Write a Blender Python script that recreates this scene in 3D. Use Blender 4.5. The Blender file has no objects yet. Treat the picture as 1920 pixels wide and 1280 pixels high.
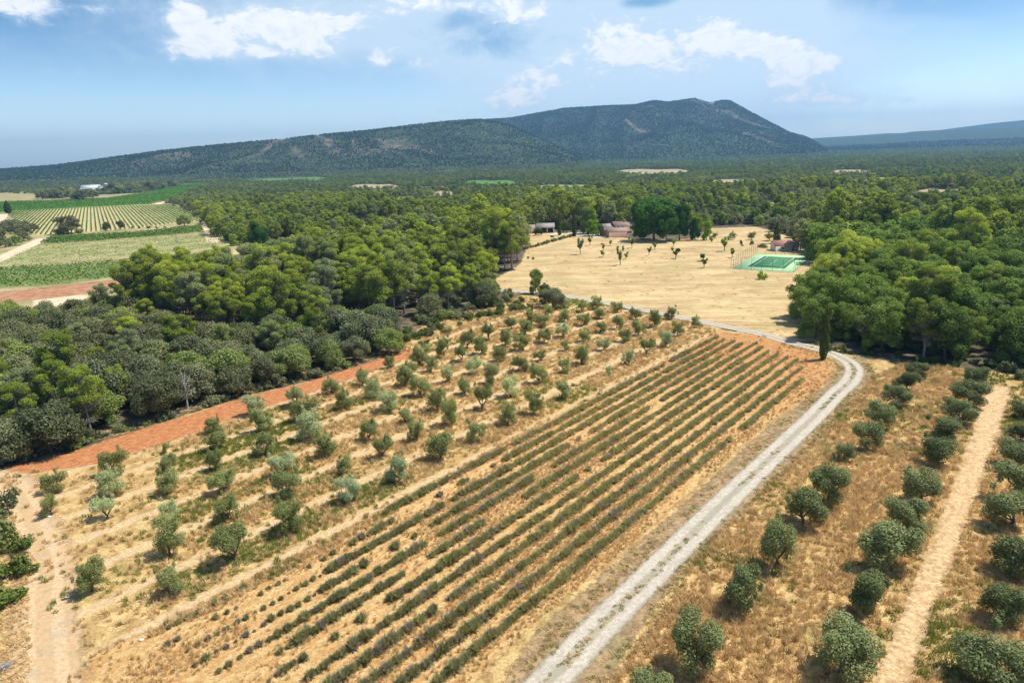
import bpy, math, random
import numpy as np
from mathutils import Vector, Matrix

S = bpy.context.scene
R = math.radians
rng = np.random.default_rng(7)
random.seed(7)

# ------------------------------------------------------------------ camera, sky, sun, exposure
F = 1281.0                      # focal length in photograph pixels (1920 wide)
H = 34.5                        # flying height of the camera
PITCH = math.atan((640 - 295) / F)
ROLL = R(-1.8)                  # the drone hung slightly tilted
cam = bpy.data.cameras.new('camera')
cam.sensor_width = 36.0
cam.lens = 36.0 * F / 1920.0
cam.clip_start = 0.5
cam.clip_end = 40000.0
cam_o = bpy.data.objects.new('camera', cam)
S.collection.objects.link(cam_o)
cam_o.location = (0, 0, H)
cam_o.rotation_euler = (Matrix.Rotation(math.pi / 2 - PITCH, 3, 'X') @ Matrix.Rotation(ROLL, 3, 'Z')).to_euler()
S.camera = cam_o

SUN_EL, SUN_AZ = 61.0, 76.0     # azimuth clockwise from the viewing direction (+Y)
sd = bpy.data.lights.new('sun', 'SUN')
sd.energy = 5.0
sd.angle = R(0.53)
sd.color = (1.0, 0.95, 0.86)
so = bpy.data.objects.new('sun', sd)
S.collection.objects.link(so)
v = Vector((math.sin(R(SUN_AZ)) * math.cos(R(SUN_EL)), math.cos(R(SUN_AZ)) * math.cos(R(SUN_EL)), math.sin(R(SUN_EL))))
so.rotation_euler = v.to_track_quat('Z', 'Y').to_euler()
S.view_settings.view_transform = 'Standard'
S.view_settings.look = 'None'
S.view_settings.exposure = 0.15
S.view_settings.gamma = 1.0
S.view_settings.use_curve_mapping = False


def ray(px, py):
    x0, y0 = px - 960, -(py - 640)
    x = (x0 * math.cos(ROLL) - y0 * math.sin(ROLL)) / F
    y = (x0 * math.sin(ROLL) + y0 * math.cos(ROLL)) / F
    c, s = math.cos(PITCH), math.sin(PITCH)
    return np.array([x, c + y * s, -s + y * c])


def at(px, py):
    """ground point (flat land, z=0) seen at that place of the photograph"""
    r = ray(px, py)
    t = H / -r[2]
    return (r[0] * t, r[1] * t)


def azel(px, py):
    r = ray(px, py)
    return math.atan2(r[0], r[1]), math.atan2(r[2], math.hypot(r[0], r[1]))


class NT:
    """tiny node-graph helper"""
    def __init__(self, nt):
        self.nt = nt
        nt.nodes.clear()

    def n(self, t, **kw):
        nd = self.nt.nodes.new(t)
        for k, val in kw.items():
            setattr(nd, k, val)
        return nd

    def put(self, sock, val):
        if isinstance(val, bpy.types.NodeSocket):
            self.nt.links.new(val, sock)
        elif isinstance(val, (tuple, list)):
            val = tuple(val)
            n = len(sock.default_value)
            if n == 4 and len(val) == 3:
                val = val + (1,)
            sock.default_value = val
        else:
            try:
                sock.default_value = val
            except TypeError:
                sock.default_value = (val, val, val)

    def m(self, op, a, b=0.0, c=None, clamp=False):
        nd = self.n('ShaderNodeMath', operation=op, use_clamp=clamp)
        self.put(nd.inputs[0], a)
        self.put(nd.inputs[1], b)
        if c is not None:
            self.put(nd.inputs[2], c)
        return nd.outputs[0]

    def mix(self, f, a, b, blend='MIX'):
        nd = self.n('ShaderNodeMix', data_type='RGBA', blend_type=blend)
        self.put(nd.inputs[0], f)
        self.put(nd.inputs[6], a)
        self.put(nd.inputs[7], b)
        return nd.outputs[2]

    def ss(self, x, lo, hi):
        nd = self.n('ShaderNodeMapRange', interpolation_type='SMOOTHSTEP')
        self.put(nd.inputs[0], x)
        nd.inputs[1].default_value = lo
        nd.inputs[2].default_value = hi
        return nd.outputs[0]

    def noise(self, vec, scale, detail=3.0, rough=0.6, dist=0.0):
        nd = self.n('ShaderNodeTexNoise')
        if vec is not None:
            self.put(nd.inputs['Vector'], vec)
        nd.inputs['Scale'].default_value = scale
        nd.inputs['Detail'].default_value = detail
        nd.inputs['Roughness'].default_value = rough
        nd.inputs['Distortion'].default_value = dist
        return nd.outputs[0]

    def pos(self):
        return self.n('ShaderNodeNewGeometry').outputs['Position']

    def attr(self, name):
        return self.n('ShaderNodeAttribute', attribute_name=name).outputs['Fac']

    def comb(self, x, y, z):
        nd = self.n('ShaderNodeCombineXYZ')
        self.put(nd.inputs[0], x)
        self.put(nd.inputs[1], y)
        self.put(nd.inputs[2], z)
        return nd.outputs[0]


# ---- world: Nishita sky with clouds laid out by direction
w = bpy.data.worlds.new('World')
S.world = w
w.use_nodes = True
g = NT(w.node_tree)
sky = g.n('ShaderNodeTexSky', sky_type='NISHITA')
sky.sun_disc = False
sky.sun_elevation = R(SUN_EL)
sky.sun_rotation = R(SUN_AZ)
sky.air_density = 1.0
sky.dust_density = 1.0
sky.ozone_density = 1.6
SKY_STRENGTH = 0.14
tc = g.n('ShaderNodeTexCoord').outputs['Generated']
sp = g.n('ShaderNodeSeparateXYZ')
g.put(sp.inputs[0], tc)
X, Y, Z = sp.outputs
az = g.m('ARCTAN2', X, Y)
el = g.m('ARCSINE', Z)
bg_sky = g.n('ShaderNodeBackground')
low = g.m('SUBTRACT', 1.0, g.ss(el, 0.0, 0.19))
g.put(bg_sky.inputs[0], g.mix(1.0, sky.outputs[0], g.mix(low, (0.46, 0.67, 0.84), (1.66, 1.74, 1.84)), 'MULTIPLY'))
bg_sky.inputs[1].default_value = SKY_STRENGTH
pv = g.comb(g.m('MULTIPLY', az, 1.0), g.m('MULTIPLY', el, 1.7), 0.0)
n_big = g.noise(pv, 13.0, 6.0, 0.62, 0.4)
n_fine = g.noise(pv, 46.0, 7.0, 0.66, 0.6)


def blobs(lst, power=1.0):
    acc = None
    for (px, py, rx, ry, st) in lst:
        a0, e0 = azel(px, py)
        ra, re = rx / F, ry / F
        dx = g.m('DIVIDE', g.m('SUBTRACT', az, a0), ra)
        dy = g.m('DIVIDE', g.m('SUBTRACT', el, e0), re)
        q = g.m('ADD', g.m('MULTIPLY', dx, dx), g.m('MULTIPLY', dy, dy))
        val = g.m('MULTIPLY', g.m('EXPONENT', g.m('MULTIPLY', q, -0.9)), st)
        acc = val if acc is None else g.m('ADD', acc, val)
    return acc


white = blobs([(35, 8, 55, 24, 1), (345, 35, 28, 30, 1.1), (392, 68, 34, 16, .8), (372, 96, 56, 15, 1), (500, 40, 90, 24, .9),
               (570, 62, 75, 30, .7), (490, 99, 24, 8, .7), (570, 98, 45, 18, .55), (712, 112, 32, 26, .75), (800, 118, 32, 14, .6),
               (835, 206, 24, 8, .7), (790, 8, 95, 18, .8), (975, 22, 60, 24, .9), (1170, 75, 75, 42, .95), (1225, 100, 50, 18, .6), (1345, 62, 55, 28, 1),
               (1420, 88, 65, 20, .9), (1490, 130, 62, 36, 1.0), (1550, 115, 24, 12, .6), (960, 190, 62, 20, .85), (1000, 148, 48, 26, .85),
               (1050, 110, 24, 11, .7), (1480, 186, 80, 13, .55), (1600, 186, 50, 10, .55), (1710, 186, 45, 8, .35), (185, 18, 22, 9, .45),
               (115, 137, 60, 8, .33), (660, 42, 55, 14, .5), (1290, 132, 60, 20, .5), (1120, 150, 60, 30, .35), (545, 255, 30, 8, .4)])
veil = blobs([(700, 40, 240, 60, .6), (960, 60, 140, 90, .5), (500, 60, 200, 50, .4), (1225, 5, 80, 26, 1.1), (1150, 170, 260, 60, .5), (1350, 150, 260, 80, .55),
              (1300, 60, 220, 70, .7), (1480, 60, 60, 90, .5)])
darkm = blobs([(930, 78, 130, 40, .7), (1215, 2, 60, 16, 1.0), (850, 30, 110, 20, .4), (1180, 130, 120, 16, .3)])
# elsewhere in the sky (outside the frame) the same scattered cumulus goes on
out = g.ss(g.m('MAXIMUM', g.m('DIVIDE', g.m('ABSOLUTE', az), 0.72), g.m('DIVIDE', el, 0.30)), 1.0, 1.15)
pv3 = g.n('ShaderNodeMapping')
g.put(pv3.inputs[0], tc)
pv3.inputs['Scale'].default_value = (1, 1, 2.2)
n_far = g.noise(pv3.outputs[0], 4.0, 5.0, 0.6, 0.2)
gen = g.m('MULTIPLY', g.m('MULTIPLY', g.ss(n_far, 0.52, 0.68), out), g.ss(el, 0.02, 0.12))
nmix = g.m('ADD', g.m('MULTIPLY', n_big, 0.55), g.m('MULTIPLY', n_fine, 0.75))
dens = g.ss(g.m('ADD', g.m('MULTIPLY', g.m('MINIMUM', g.m('ADD', white, gen), 1.1), 0.88), g.m('MULTIPLY', nmix, 1.45)), 1.12, 1.74)
veilf = g.m('MULTIPLY', g.ss(g.m('ADD', veil, g.m('MULTIPLY', n_big, 0.9)), 0.36, 1.15), 0.80)
darkf = g.ss(g.m('ADD', darkm, g.m('MULTIPLY', g.m('SUBTRACT', n_big, .5), 1.3)), 0.35, 0.95)
bg_veil = g.n('ShaderNodeBackground')
g.put(bg_veil.inputs[0], g.mix(darkf, (0.72, 0.87, 1.0), (0.24, 0.47, 0.72)))
bg_veil.inputs[1].default_value = 1.0
bg_cl = g.n('ShaderNodeBackground')
shade = g.ss(g.m('ADD', g.m('MULTIPLY', n_fine, 0.8), g.m('MULTIPLY', dens, 0.45)), 0.5, 0.95)
g.put(bg_cl.inputs[0], g.mix(shade, (0.66, 0.78, 0.90), (1.0, 1.0, 1.0)))
bg_cl.inputs[1].default_value = 1.05
m1 = g.n('ShaderNodeMixShader')
g.put(m1.inputs[0], veilf)
g.put(m1.inputs[1], bg_sky.outputs[0])
g.put(m1.inputs[2], bg_veil.outputs[0])
m2 = g.n('ShaderNodeMixShader')
g.put(m2.inputs[0], g.m('MULTIPLY', dens, 0.93))
g.put(m2.inputs[1], m1.outputs[0])
g.put(m2.inputs[2], bg_cl.outputs[0])
wo = g.n('ShaderNodeOutputWorld')
g.put(wo.inputs[0], m2.outputs[0])
w.cycles.sampling_method = 'MANUAL'
w.cycles.sample_map_resolution = 512

# ------------------------------------------------------------------ mesh helpers
C = S.collection


def make_mesh(name, V, Fc, mat=None, attrs=None, smooth=False, mats=None, midx=None):
    """V (n,3) array, Fc (m,k) array or list of arrays of equal-width faces"""
    me = bpy.data.meshes.new(name)
    V = np.asarray(V, dtype=np.float32)
    me.vertices.add(len(V))
    me.vertices.foreach_set('co', V.ravel())
    fl = [np.asarray(f, dtype=np.int32) for f in (Fc if isinstance(Fc, list) else [Fc]) if len(f)]
    loops = np.concatenate([f.ravel() for f in fl]) if fl else np.zeros(0, np.int32)
    totals = np.concatenate([np.full(len(f), f.shape[1], np.int32) for f in fl]) if fl else np.zeros(0, np.int32)
    me.loops.add(len(loops))
    me.loops.foreach_set('vertex_index', loops)
    me.polygons.add(len(totals))
    starts = np.concatenate([[0], np.cumsum(totals)[:-1]]).astype(np.int32) if len(totals) else totals
    me.polygons.foreach_set('loop_start', starts)
    if mats:
        for mm in mats:
            me.materials.append(mm)
        if midx is not None:
            me.polygons.foreach_set('material_index', np.asarray(midx, dtype=np.int32))
    elif mat:
        me.materials.append(mat)
    if smooth:
        me.polygons.foreach_set('use_smooth', np.ones(len(totals), bool))
    for k, a in (attrs or {}).items():
        at_ = me.attributes.new(k, 'FLOAT', 'POINT')
        at_.data.foreach_set('value', np.asarray(a, dtype=np.float32))
    me.update(calc_edges=True)
    return me


class MB:
    """collects simple solids into one mesh"""
    def __init__(self):
        self.V = []
        self.Q = []
        self.T = []
        self.n = 0

    def add(self, V, Q=(), T=()):
        V = np.asarray(V, float)
        if len(Q):
            self.Q.append(np.asarray(Q) + self.n)
        if len(T):
            self.T.append(np.asarray(T) + self.n)
        self.V.append(V)
        self.n += len(V)

    def box(self, c, s, rz=0.0, taper=1.0):
        x, y, z = s[0] / 2, s[1] / 2, s[2] / 2
        P = np.array([(-x, -y, -z), (x, -y, -z), (x, y, -z), (-x, y, -z), (-x, -y, z), (x, -y, z), (x, y, z), (-x, y, z)])
        P[4:, :2] *= taper
        ca, sa = math.cos(rz), math.sin(rz)
        P = np.stack([P[:, 0] * ca - P[:, 1] * sa, P[:, 0] * sa + P[:, 1] * ca, P[:, 2]], 1) + np.asarray(c)
        self.add(P, [(0, 3, 2, 1), (4, 5, 6, 7), (0, 1, 5, 4), (1, 2, 6, 5), (2, 3, 7, 6), (3, 0, 4, 7)])

    def tube(self, pts, rad, sides=6):
        pts = np.asarray(pts, float)
        n = len(pts)
        V = []
        for i in range(n):
            d = pts[min(i + 1, n - 1)] - pts[max(i - 1, 0)]
            d = d / (np.linalg.norm(d) + 1e-9)
            a = np.cross(d, (0.3, 0.1, 1.0) if abs(d[2]) < .9 else (1.0, 0.2, 0))
            a /= np.linalg.norm(a) + 1e-9
            b = np.cross(d, a)
            for k in range(sides):
                t = 2 * math.pi * k / sides
                V.append(pts[i] + rad[i] * (math.cos(t) * a + math.sin(t) * b))
        Q = [(i * sides + k, i * sides + (k + 1) % sides, (i + 1) * sides + (k + 1) % sides, (i + 1) * sides + k)
             for i in range(n - 1) for k in range(sides)]
        self.add(V, Q)

    def mesh(self, name, mat, smooth=False):
        return make_mesh(name, np.concatenate(self.V), [x for x in ([np.concatenate(self.Q)] if self.Q else []) + ([np.concatenate(self.T)] if self.T else [])], mat, smooth=smooth)

    def obj(self, name, mat, parent=None, smooth=False):
        o = bpy.data.objects.new(name, self.mesh(name, mat, smooth))
        C.objects.link(o)
        o.parent = parent
        return o


def link(name, me, parent=None):
    o = bpy.data.objects.new(name, me)
    C.objects.link(o)
    if parent:
        o.parent = parent
    return o


def tag(o, label=None, cat=None, group=None, kind=None):
    if label:
        o['label'] = label
    if cat:
        o['category'] = cat
    if group:
        o['group'] = group
    if kind:
        o['kind'] = kind
    return o


def empty(name, loc, rz=0.0, sc=(1, 1, 1)):
    o = bpy.data.objects.new(name, None)
    C.objects.link(o)
    o.empty_display_size = 0.2
    o.location = loc
    o.rotation_euler = (0, 0, rz)
    o.scale = sc
    return o


def inside(poly, x, y):
    """vectorised point in polygon"""
    x = np.asarray(x)
    y = np.asarray(y)
    r = np.zeros(x.shape, bool)
    n = len(poly)
    for i in range(n):
        x0, y0 = poly[i]
        x1, y1 = poly[(i + 1) % n]
        if y0 == y1:
            continue
        c = ((y0 > y) != (y1 > y)) & (x < (x1 - x0) * (y - y0) / (y1 - y0) + x0)
        r ^= c
    return r


def edge_dist(poly, x, y):
    d = np.full(np.shape(x), 1e9)
    n = len(poly)
    for i in range(n):
        ax, ay = poly[i]
        bx, by = poly[(i + 1) % n]
        L = (bx - ax) ** 2 + (by - ay) ** 2 + 1e-9
        t = np.clip(((x - ax) * (bx - ax) + (y - ay) * (by - ay)) / L, 0, 1)
        d = np.minimum(d, np.hypot(x - ax - t * (bx - ax), y - ay - t * (by - ay)))
    return d


def PX(pts):
    return [at(*p) for p in pts]


# value noise for python side decisions
_ng = np.random.default_rng(11).random((256, 256))


def vnoise(x, y, scale):
    x = np.asarray(x) / scale
    y = np.asarray(y) / scale
    xi = np.floor(x).astype(int)
    yi = np.floor(y).astype(int)
    fx = x - xi
    fy = y - yi
    fx = fx * fx * (3 - 2 * fx)
    fy = fy * fy * (3 - 2 * fy)
    G = lambda a, b: _ng[a % 256, b % 256]
    return (G(xi, yi) * (1 - fx) + G(xi + 1, yi) * fx) * (1 - fy) + (G(xi, yi + 1) * (1 - fx) + G(xi + 1, yi + 1) * fx) * fy


def fnoise(x, y, scale):
    return (vnoise(x, y, scale) + .5 * vnoise(x + 31, y + 17, scale / 2) + .25 * vnoise(x + 7, y + 91, scale / 4)) / 1.75


# row direction shared by the lavender, the olive rows and the track (they run to the same vanishing point)
TH = R(39.6)
DV = np.array([math.sin(TH), math.cos(TH)])      # along the rows
NV = np.array([math.cos(TH), -math.sin(TH)])     # across the rows


def cs(x, y):
    return x * NV[0] + y * NV[1], x * DV[0] + y * DV[1]


def xy(c, s):
    return c * NV[0] + s * DV[0], c * NV[1] + s * DV[1]


# ------------------------------------------------------------------ materials
def new_mat(name):
    m = bpy.data.materials.new(name)
    m.use_nodes = True
    return m, NT(m.node_tree)


def finish(g, col, rough=0.9, bump=None, bump_d=0.02, alpha=None, spec=0.2):
    b = g.n('ShaderNodeBsdfPrincipled')
    g.put(b.inputs['Base Color'], col)
    g.put(b.inputs['Roughness'], rough)
    g.put(b.inputs['Specular IOR Level'], spec)
    if bump is not None:
        bn = g.n('ShaderNodeBump')
        bn.inputs['Strength'].default_value = 1.0
        bn.inputs['Distance'].default_value = bump_d
        g.put(bn.inputs['Height'], bump)
        g.put(b.inputs['Normal'], bn.outputs[0])
    sh = b.outputs[0]
    if alpha is not None:
        t = g.n('ShaderNodeBsdfTransparent')
        mx = g.n('ShaderNodeMixShader')
        g.put(mx.inputs[0], alpha)
        g.put(mx.inputs[1], t.outputs[0])
        g.put(mx.inputs[2], sh)
        sh = mx.outputs[0]
    o = g.n('ShaderNodeOutputMaterial')
    g.put(o.inputs[0], sh)


def plain(name, col, rough=0.7, var=0.15, scale=3.0, spec=0.25):
    m, g = new_mat(name)
    n = g.noise(g.n('ShaderNodeTexCoord').outputs['Object'], scale, 4.0, 0.65)
    k = g.m('ADD', g.m('MULTIPLY', n, 2 * var), 1 - var)
    finish(g, g.mix(1.0, col, g.comb(k, k, k), 'MULTIPLY'), rough, spec=spec)
    return m


def foliage(name, c_lo, c_hi, transl=0.25, c_alt=None, alt=0.0, rough=0.55, spec=0.3, back=None):
    """leaves: clump tint, tree-to-tree variation, some light through the leaf"""
    m, g = new_mat(name)
    tint = g.attr('tint')
    rnd = g.n('ShaderNodeObjectInfo').outputs['Random']
    f = g.m('ADD', g.m('MULTIPLY', tint, 0.5), g.m('MULTIPLY', rnd, 0.5))
    col = g.mix(f, c_lo, c_hi)
    if c_alt is not None:
        col = g.mix(g.m('MULTIPLY', g.ss(g.m('FRACT', g.m('MULTIPLY', rnd, 7.31)), 1 - alt, 1.0), 1.0), col, c_alt)
    pn = g.noise(g.pos(), .016, 3.0, .6)
    pn = g.m('ADD', g.m('MULTIPLY', pn, .5), g.m('MULTIPLY', g.noise(g.pos(), .005, 3.0, .6), .5))
    pn = g.m('ADD', g.m('MULTIPLY', g.m('SUBTRACT', pn, .5), 2.2), .54)
    k = g.m('ADD', g.m('MULTIPLY', pn, 1.1), .45)
    col = g.mix(1.0, col, g.comb(k, g.m('ADD', g.m('MULTIPLY', pn, .8), .6), g.m('ADD', g.m('MULTIPLY', pn, .5), .75)), 'MULTIPLY')
    if back is not None:
        bf = g.n('ShaderNodeNewGeometry').outputs['Backfacing']
        col = g.mix(bf, col, back)
    b = g.n('ShaderNodeBsdfPrincipled')
    g.put(b.inputs['Base Color'], col)
    b.inputs['Roughness'].default_value = rough
    b.inputs['Specular IOR Level'].default_value = spec
    t = g.n('ShaderNodeBsdfTranslucent')
    g.put(t.inputs[0], g.mix(1.0, col, (1.15, 1.25, .55), 'MULTIPLY'))
    mx = g.n('ShaderNodeMixShader')
    mx.inputs[0].default_value = transl
    g.put(mx.inputs[1], b.outputs[0])
    g.put(mx.inputs[2], t.outputs[0])
    o = g.n('ShaderNodeOutputMaterial')
    g.put(o.inputs[0], mx.outputs[0])
    return m


M = {}
M['olive'] = foliage('olive_leaf', (0.165, 0.185, 0.05), (0.42, 0.44, 0.165), 0.25, (0.53, 0.56, 0.30), 0.3, 0.6, 0.15)
M['olive_dark'] = foliage('olive_leaf_right', (0.095, 0.12, 0.035), (0.32, 0.35, 0.135), 0.2, None, 0, 0.55, 0.2)
M['holm'] = foliage('holm_oak_leaf', (0.07, 0.085, 0.03), (0.34, 0.34, 0.165), 0.22, (0.30, 0.36, 0.08), .22, 0.6, 0.2)
M['pine'] = foliage('pine_needles', (0.12, 0.155, 0.03), (0.52, 0.58, 0.08), 0.34, (0.30, 0.33, 0.17), .35, 0.6, 0.15)
M['scrub_far'] = foliage('hillside_scrub', (0.03, 0.055, 0.022), (0.15, 0.185, 0.075), 0.15, rough=.7, spec=.05)
M['pine_far'] = foliage('far_pine_needles', (0.085, 0.12, 0.035), (0.38, 0.44, 0.12), 0.28, rough=.7, spec=.05)
M['twigs'] = foliage('grey_twigs', (0.16, 0.145, 0.12), (0.34, 0.31, 0.25), 0.1, rough=.9, spec=.05)
M['oak'] = foliage('oak_leaf', (0.095, 0.15, 0.03), (0.31, 0.41, 0.085), 0.34, (0.46, 0.50, 0.10), .15, 0.6, 0.15)
M['plane'] = foliage('plane_leaf', (0.035, 0.105, 0.02), (0.11, 0.24, 0.035), 0.28, rough=.6, spec=.15)
M['bright'] = foliage('bright_leaf', (0.16, 0.28, 0.03), (0.32, 0.48, 0.06), 0.38, rough=.6, spec=.15)
M['fruit'] = foliage('fruit_leaf', (0.10, 0.17, 0.03), (0.24, 0.30, 0.07), 0.3)
M['rust'] = foliage('rust_leaf', (0.17, 0.08, 0.03), (0.26, 0.12, 0.05), 0.3)
M['cypress'] = foliage('cypress_leaf', (0.04, 0.065, 0.012), (0.11, 0.145, 0.025), 0.15, rough=.6, spec=.15)
M['shrub'] = foliage('shrub_leaf', (0.07, 0.11, 0.02), (0.21, 0.26, 0.06), 0.25, (0.24, 0.24, 0.10), .3, 0.6, 0.15)
M['vine'] = foliage('vine_leaf', (0.055, 0.13, 0.014), (0.13, 0.25, 0.03), 0.25, rough=.6, spec=.15)
M['vine_pale'] = foliage('vine_leaf_pale', (0.15, 0.22, 0.04), (0.30, 0.36, 0.09), 0.3, rough=.6, spec=.15)
M['lav'] = foliage('lavender_stems', (0.29, 0.25, 0.13), (0.64, 0.57, 0.32), 0.35, (0.50, 0.39, 0.33), .35, 0.8, 0.05)
M['bark'] = plain('bark', (0.13, 0.10, 0.08), 0.9, 0.35, 8)
M['bark_grey'] = plain('bark_grey', (0.30, 0.27, 0.24), 0.9, 0.3, 8)
M['dead'] = plain('dead_wood', (0.42, 0.39, 0.36), 0.9, 0.2, 8)


def dry_colour(g, p, green=0.25, warm=0.0):
    """dry grass over earth, in world position"""
    a = g.noise(p, 0.09, 4.0, 0.6, 0.5)
    b = g.noise(p, 0.55, 4.0, 0.65, 0.4)
    c = g.noise(p, 4.5, 4.0, 0.7)
    col = g.mix(g.ss(b, 0.36, 0.66), (0.42 + warm * .02, 0.265, 0.10), (0.74, 0.53, 0.235))
    col = g.mix(g.m('MULTIPLY', g.ss(a, 0.45, 0.7), 0.6), col, (0.58, 0.38, 0.14))
    col = g.mix(g.m('MULTIPLY', g.ss(g.noise(p, 0.17, 4.0, 0.65, 0.6), 0.56, 0.68), green), col, (0.19, 0.22, 0.055))
    col = g.mix(g.m('MULTIPLY', g.ss(g.noise(p, 4.5, 6.0, 0.85), 0.50, 0.60), 0.55), col, g.mix(1.0, col, (0.52, 0.45, 0.36), 'MULTIPLY'))
    col = g.mix(g.m('MULTIPLY', g.ss(c, 0.42, 0.62), 0.45), col, g.mix(1.0, col, (0.60, 0.54, 0.46), 'MULTIPLY'))
    return col, b, c


def tuft_mat(name, k=1.0, green=0.5):
    m, g = new_mat(name)
    p = g.pos()
    col, b, c = dry_colour(g, p, green)
    rnd = g.n('ShaderNodeObjectInfo').outputs['Random']
    col = g.mix(g.m('ADD', g.m('MULTIPLY', rnd, .6), .2), col, (0.95, 0.74, 0.40))
    col = g.mix(g.m('MULTIPLY', g.ss(g.m('FRACT', g.m('MULTIPLY', rnd, 5.7)), .90, .95), .4), col, (0.42, 0.20, 0.08))
    if k != 1:
        col = g.mix(1.0, col, (k, k, k), 'MULTIPLY')
    b = g.n('ShaderNodeBsdfDiffuse')
    g.put(b.inputs[0], col)
    t = g.n('ShaderNodeBsdfTranslucent')
    g.put(t.inputs[0], col)
    mx = g.n('ShaderNodeMixShader')
    mx.inputs[0].default_value = 0.35
    g.put(mx.inputs[1], b.outputs[0])
    g.put(mx.inputs[2], t.outputs[0])
    o = g.n('ShaderNodeOutputMaterial')
    g.put(o.inputs[0], mx.outputs[0])
    return m


M['tuft'] = tuft_mat('dry_grass_blades')
M['green_tuft'] = foliage('green_grass_blades', (0.18, 0.20, 0.05), (0.38, 0.38, 0.12), 0.35, rough=.7, spec=.05)


def edge_alpha(g, soft):
    e = g.attr('edge')
    p = g.pos()
    n = g.m('MULTIPLY', g.m('SUBTRACT', g.noise(p, 1.1 / soft, 5.0, 0.7, 0.3), 0.5), 2.4 * soft)
    return g.ss(g.m('ADD', e, n), -0.25 * soft, 0.35 * soft)


def c_coord(g, p):
    s = g.n('ShaderNodeSeparateXYZ')
    g.put(s.inputs[0], p)
    c = g.m('ADD', g.m('MULTIPLY', s.outputs[0], float(NV[0])), g.m('MULTIPLY', s.outputs[1], float(NV[1])))
    t = g.m('ADD', g.m('MULTIPLY', s.outputs[0], float(DV[0])), g.m('MULTIPLY', s.outputs[1], float(DV[1])))
    return c, t


# --- ground sheets
def sheet(name, poly, mat, z, cell, soft, label=None):
    """organic-edged ground sheet: grid over the polygon with the signed distance to its outline in 'edge'"""
    P = np.array(poly)
    mrg = soft * 2.2
    # grid aligned with the rows
    Cc, Ss = cs(P[:, 0], P[:, 1])
    nx = max(2, int((Cc.max() - Cc.min() + 2 * mrg) / cell) + 1)
    ny = max(2, int((Ss.max() - Ss.min() + 2 * mrg) / cell) + 1)
    gc = np.linspace(Cc.min() - mrg, Cc.max() + mrg, nx)
    gs = np.linspace(Ss.min() - mrg, Ss.max() + mrg, ny)
    A, B = np.meshgrid(gc, gs, indexing='ij')
    x, y = xy(A, B)
    d = edge_dist(poly, x, y)
    d = np.where(inside(poly, x, y), d, -d)
    keep = d > -mrg
    idx = np.arange(nx * ny).reshape(nx, ny)
    k = keep[:-1, :-1] | keep[1:, :-1] | keep[1:, 1:] | keep[:-1, 1:]
    Q = np.stack([idx[:-1, :-1][k], idx[1:, :-1][k], idx[1:, 1:][k], idx[:-1, 1:][k]], 1)
    used, inv = np.unique(Q, return_inverse=True)
    V = np.stack([x.ravel()[used], y.ravel()[used], np.full(len(used), z)], 1)
    Qn = inv.reshape(Q.shape)
    me = make_mesh(name, V, Qn, mat, {'edge': d.ravel()[used]})
    # make normals point up
    if me.polygons[0].normal.z < 0:
        me.flip_normals()
    o = link(name, me)
    tag(o, label, None, None, 'structure')
    return o


# ------------------------------------------------------------------ terrain heights
def interp(tab, x):
    t = np.array(tab)
    return np.interp(x, t[:, 0], t[:, 1])


AZ = lambda px: azel(px, 295)[0]


def ridge_table(pts):
    """(photo x, photo y, distance) -> az, height, distance"""
    out = []
    for px, py, d in pts:
        a, e = azel(px, py)
        out.append((a, H + d * math.tan(e), d))
    return np.array(out)


HILL = ridge_table([(-900, 345, 3000), (-400, 333, 3000), (0, 318, 3000), (100, 311, 2900), (300, 283, 2700), (420, 271, 2600), (520, 262, 2500), (620, 251, 2500), (700, 244, 2500), (780, 234, 2600),
                    (830, 228, 2650), (900, 224, 2700), (950, 233, 2700), (1000, 254, 2600), (1050, 277, 2450), (1100, 288, 2400), (1150, 295, 2400)])
HILL[-1, 1] = 0
HILL[-2, 1] = min(HILL[-2, 1], 6)
MOUNT = ridge_table([(300, 300, 4200), (600, 262, 4200), (800, 240, 4200), (900, 226, 4200), (960, 221, 4200), (1055, 204, 4100), (1130, 199, 4100), (1190, 197, 4000), (1228, 189, 4000), (1252, 192, 4000), (1280, 188, 4000), (1302, 185, 4000), (1328, 193, 4000),
                     (1350, 189, 4000), (1368, 189, 4000), (1390, 201, 4000), (1430, 223, 3900), (1480, 249, 3800), (1520, 259, 3700), (1560, 271, 3600), (1610, 281, 3500), (1700, 287, 3400)])
MOUNT[-1, 1] = 0
MOUNT[0, 1] = 0
FAR1 = ridge_table([(px, py, 7000) for px, py in ((1200, 288), (1400, 274), (1530, 259), (1600, 255), (1665, 250), (1690, 250), (1710, 247), (1800, 242), (1920, 238), (2100, 233), (2500, 232), (3200, 226))])
FAR2 = ridge_table([(px, py, 8300) for px, py in ((1500, 278), (1620, 255), (1760, 244), (1860, 231), (1920, 225), (2100, 208), (2600, 215), (3400, 225))])


def bump_r(r, rr, foot, back):
    t = np.clip((r - foot) / (rr - foot), 0, 1)
    up = t * t * (3 - 2 * t) * .55 + t * .45
    dn = np.clip(1 - (r - rr) / back, 0, 1)
    dn = dn * dn * (3 - 2 * dn)
    return np.where(r < rr, up, dn)


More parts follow.
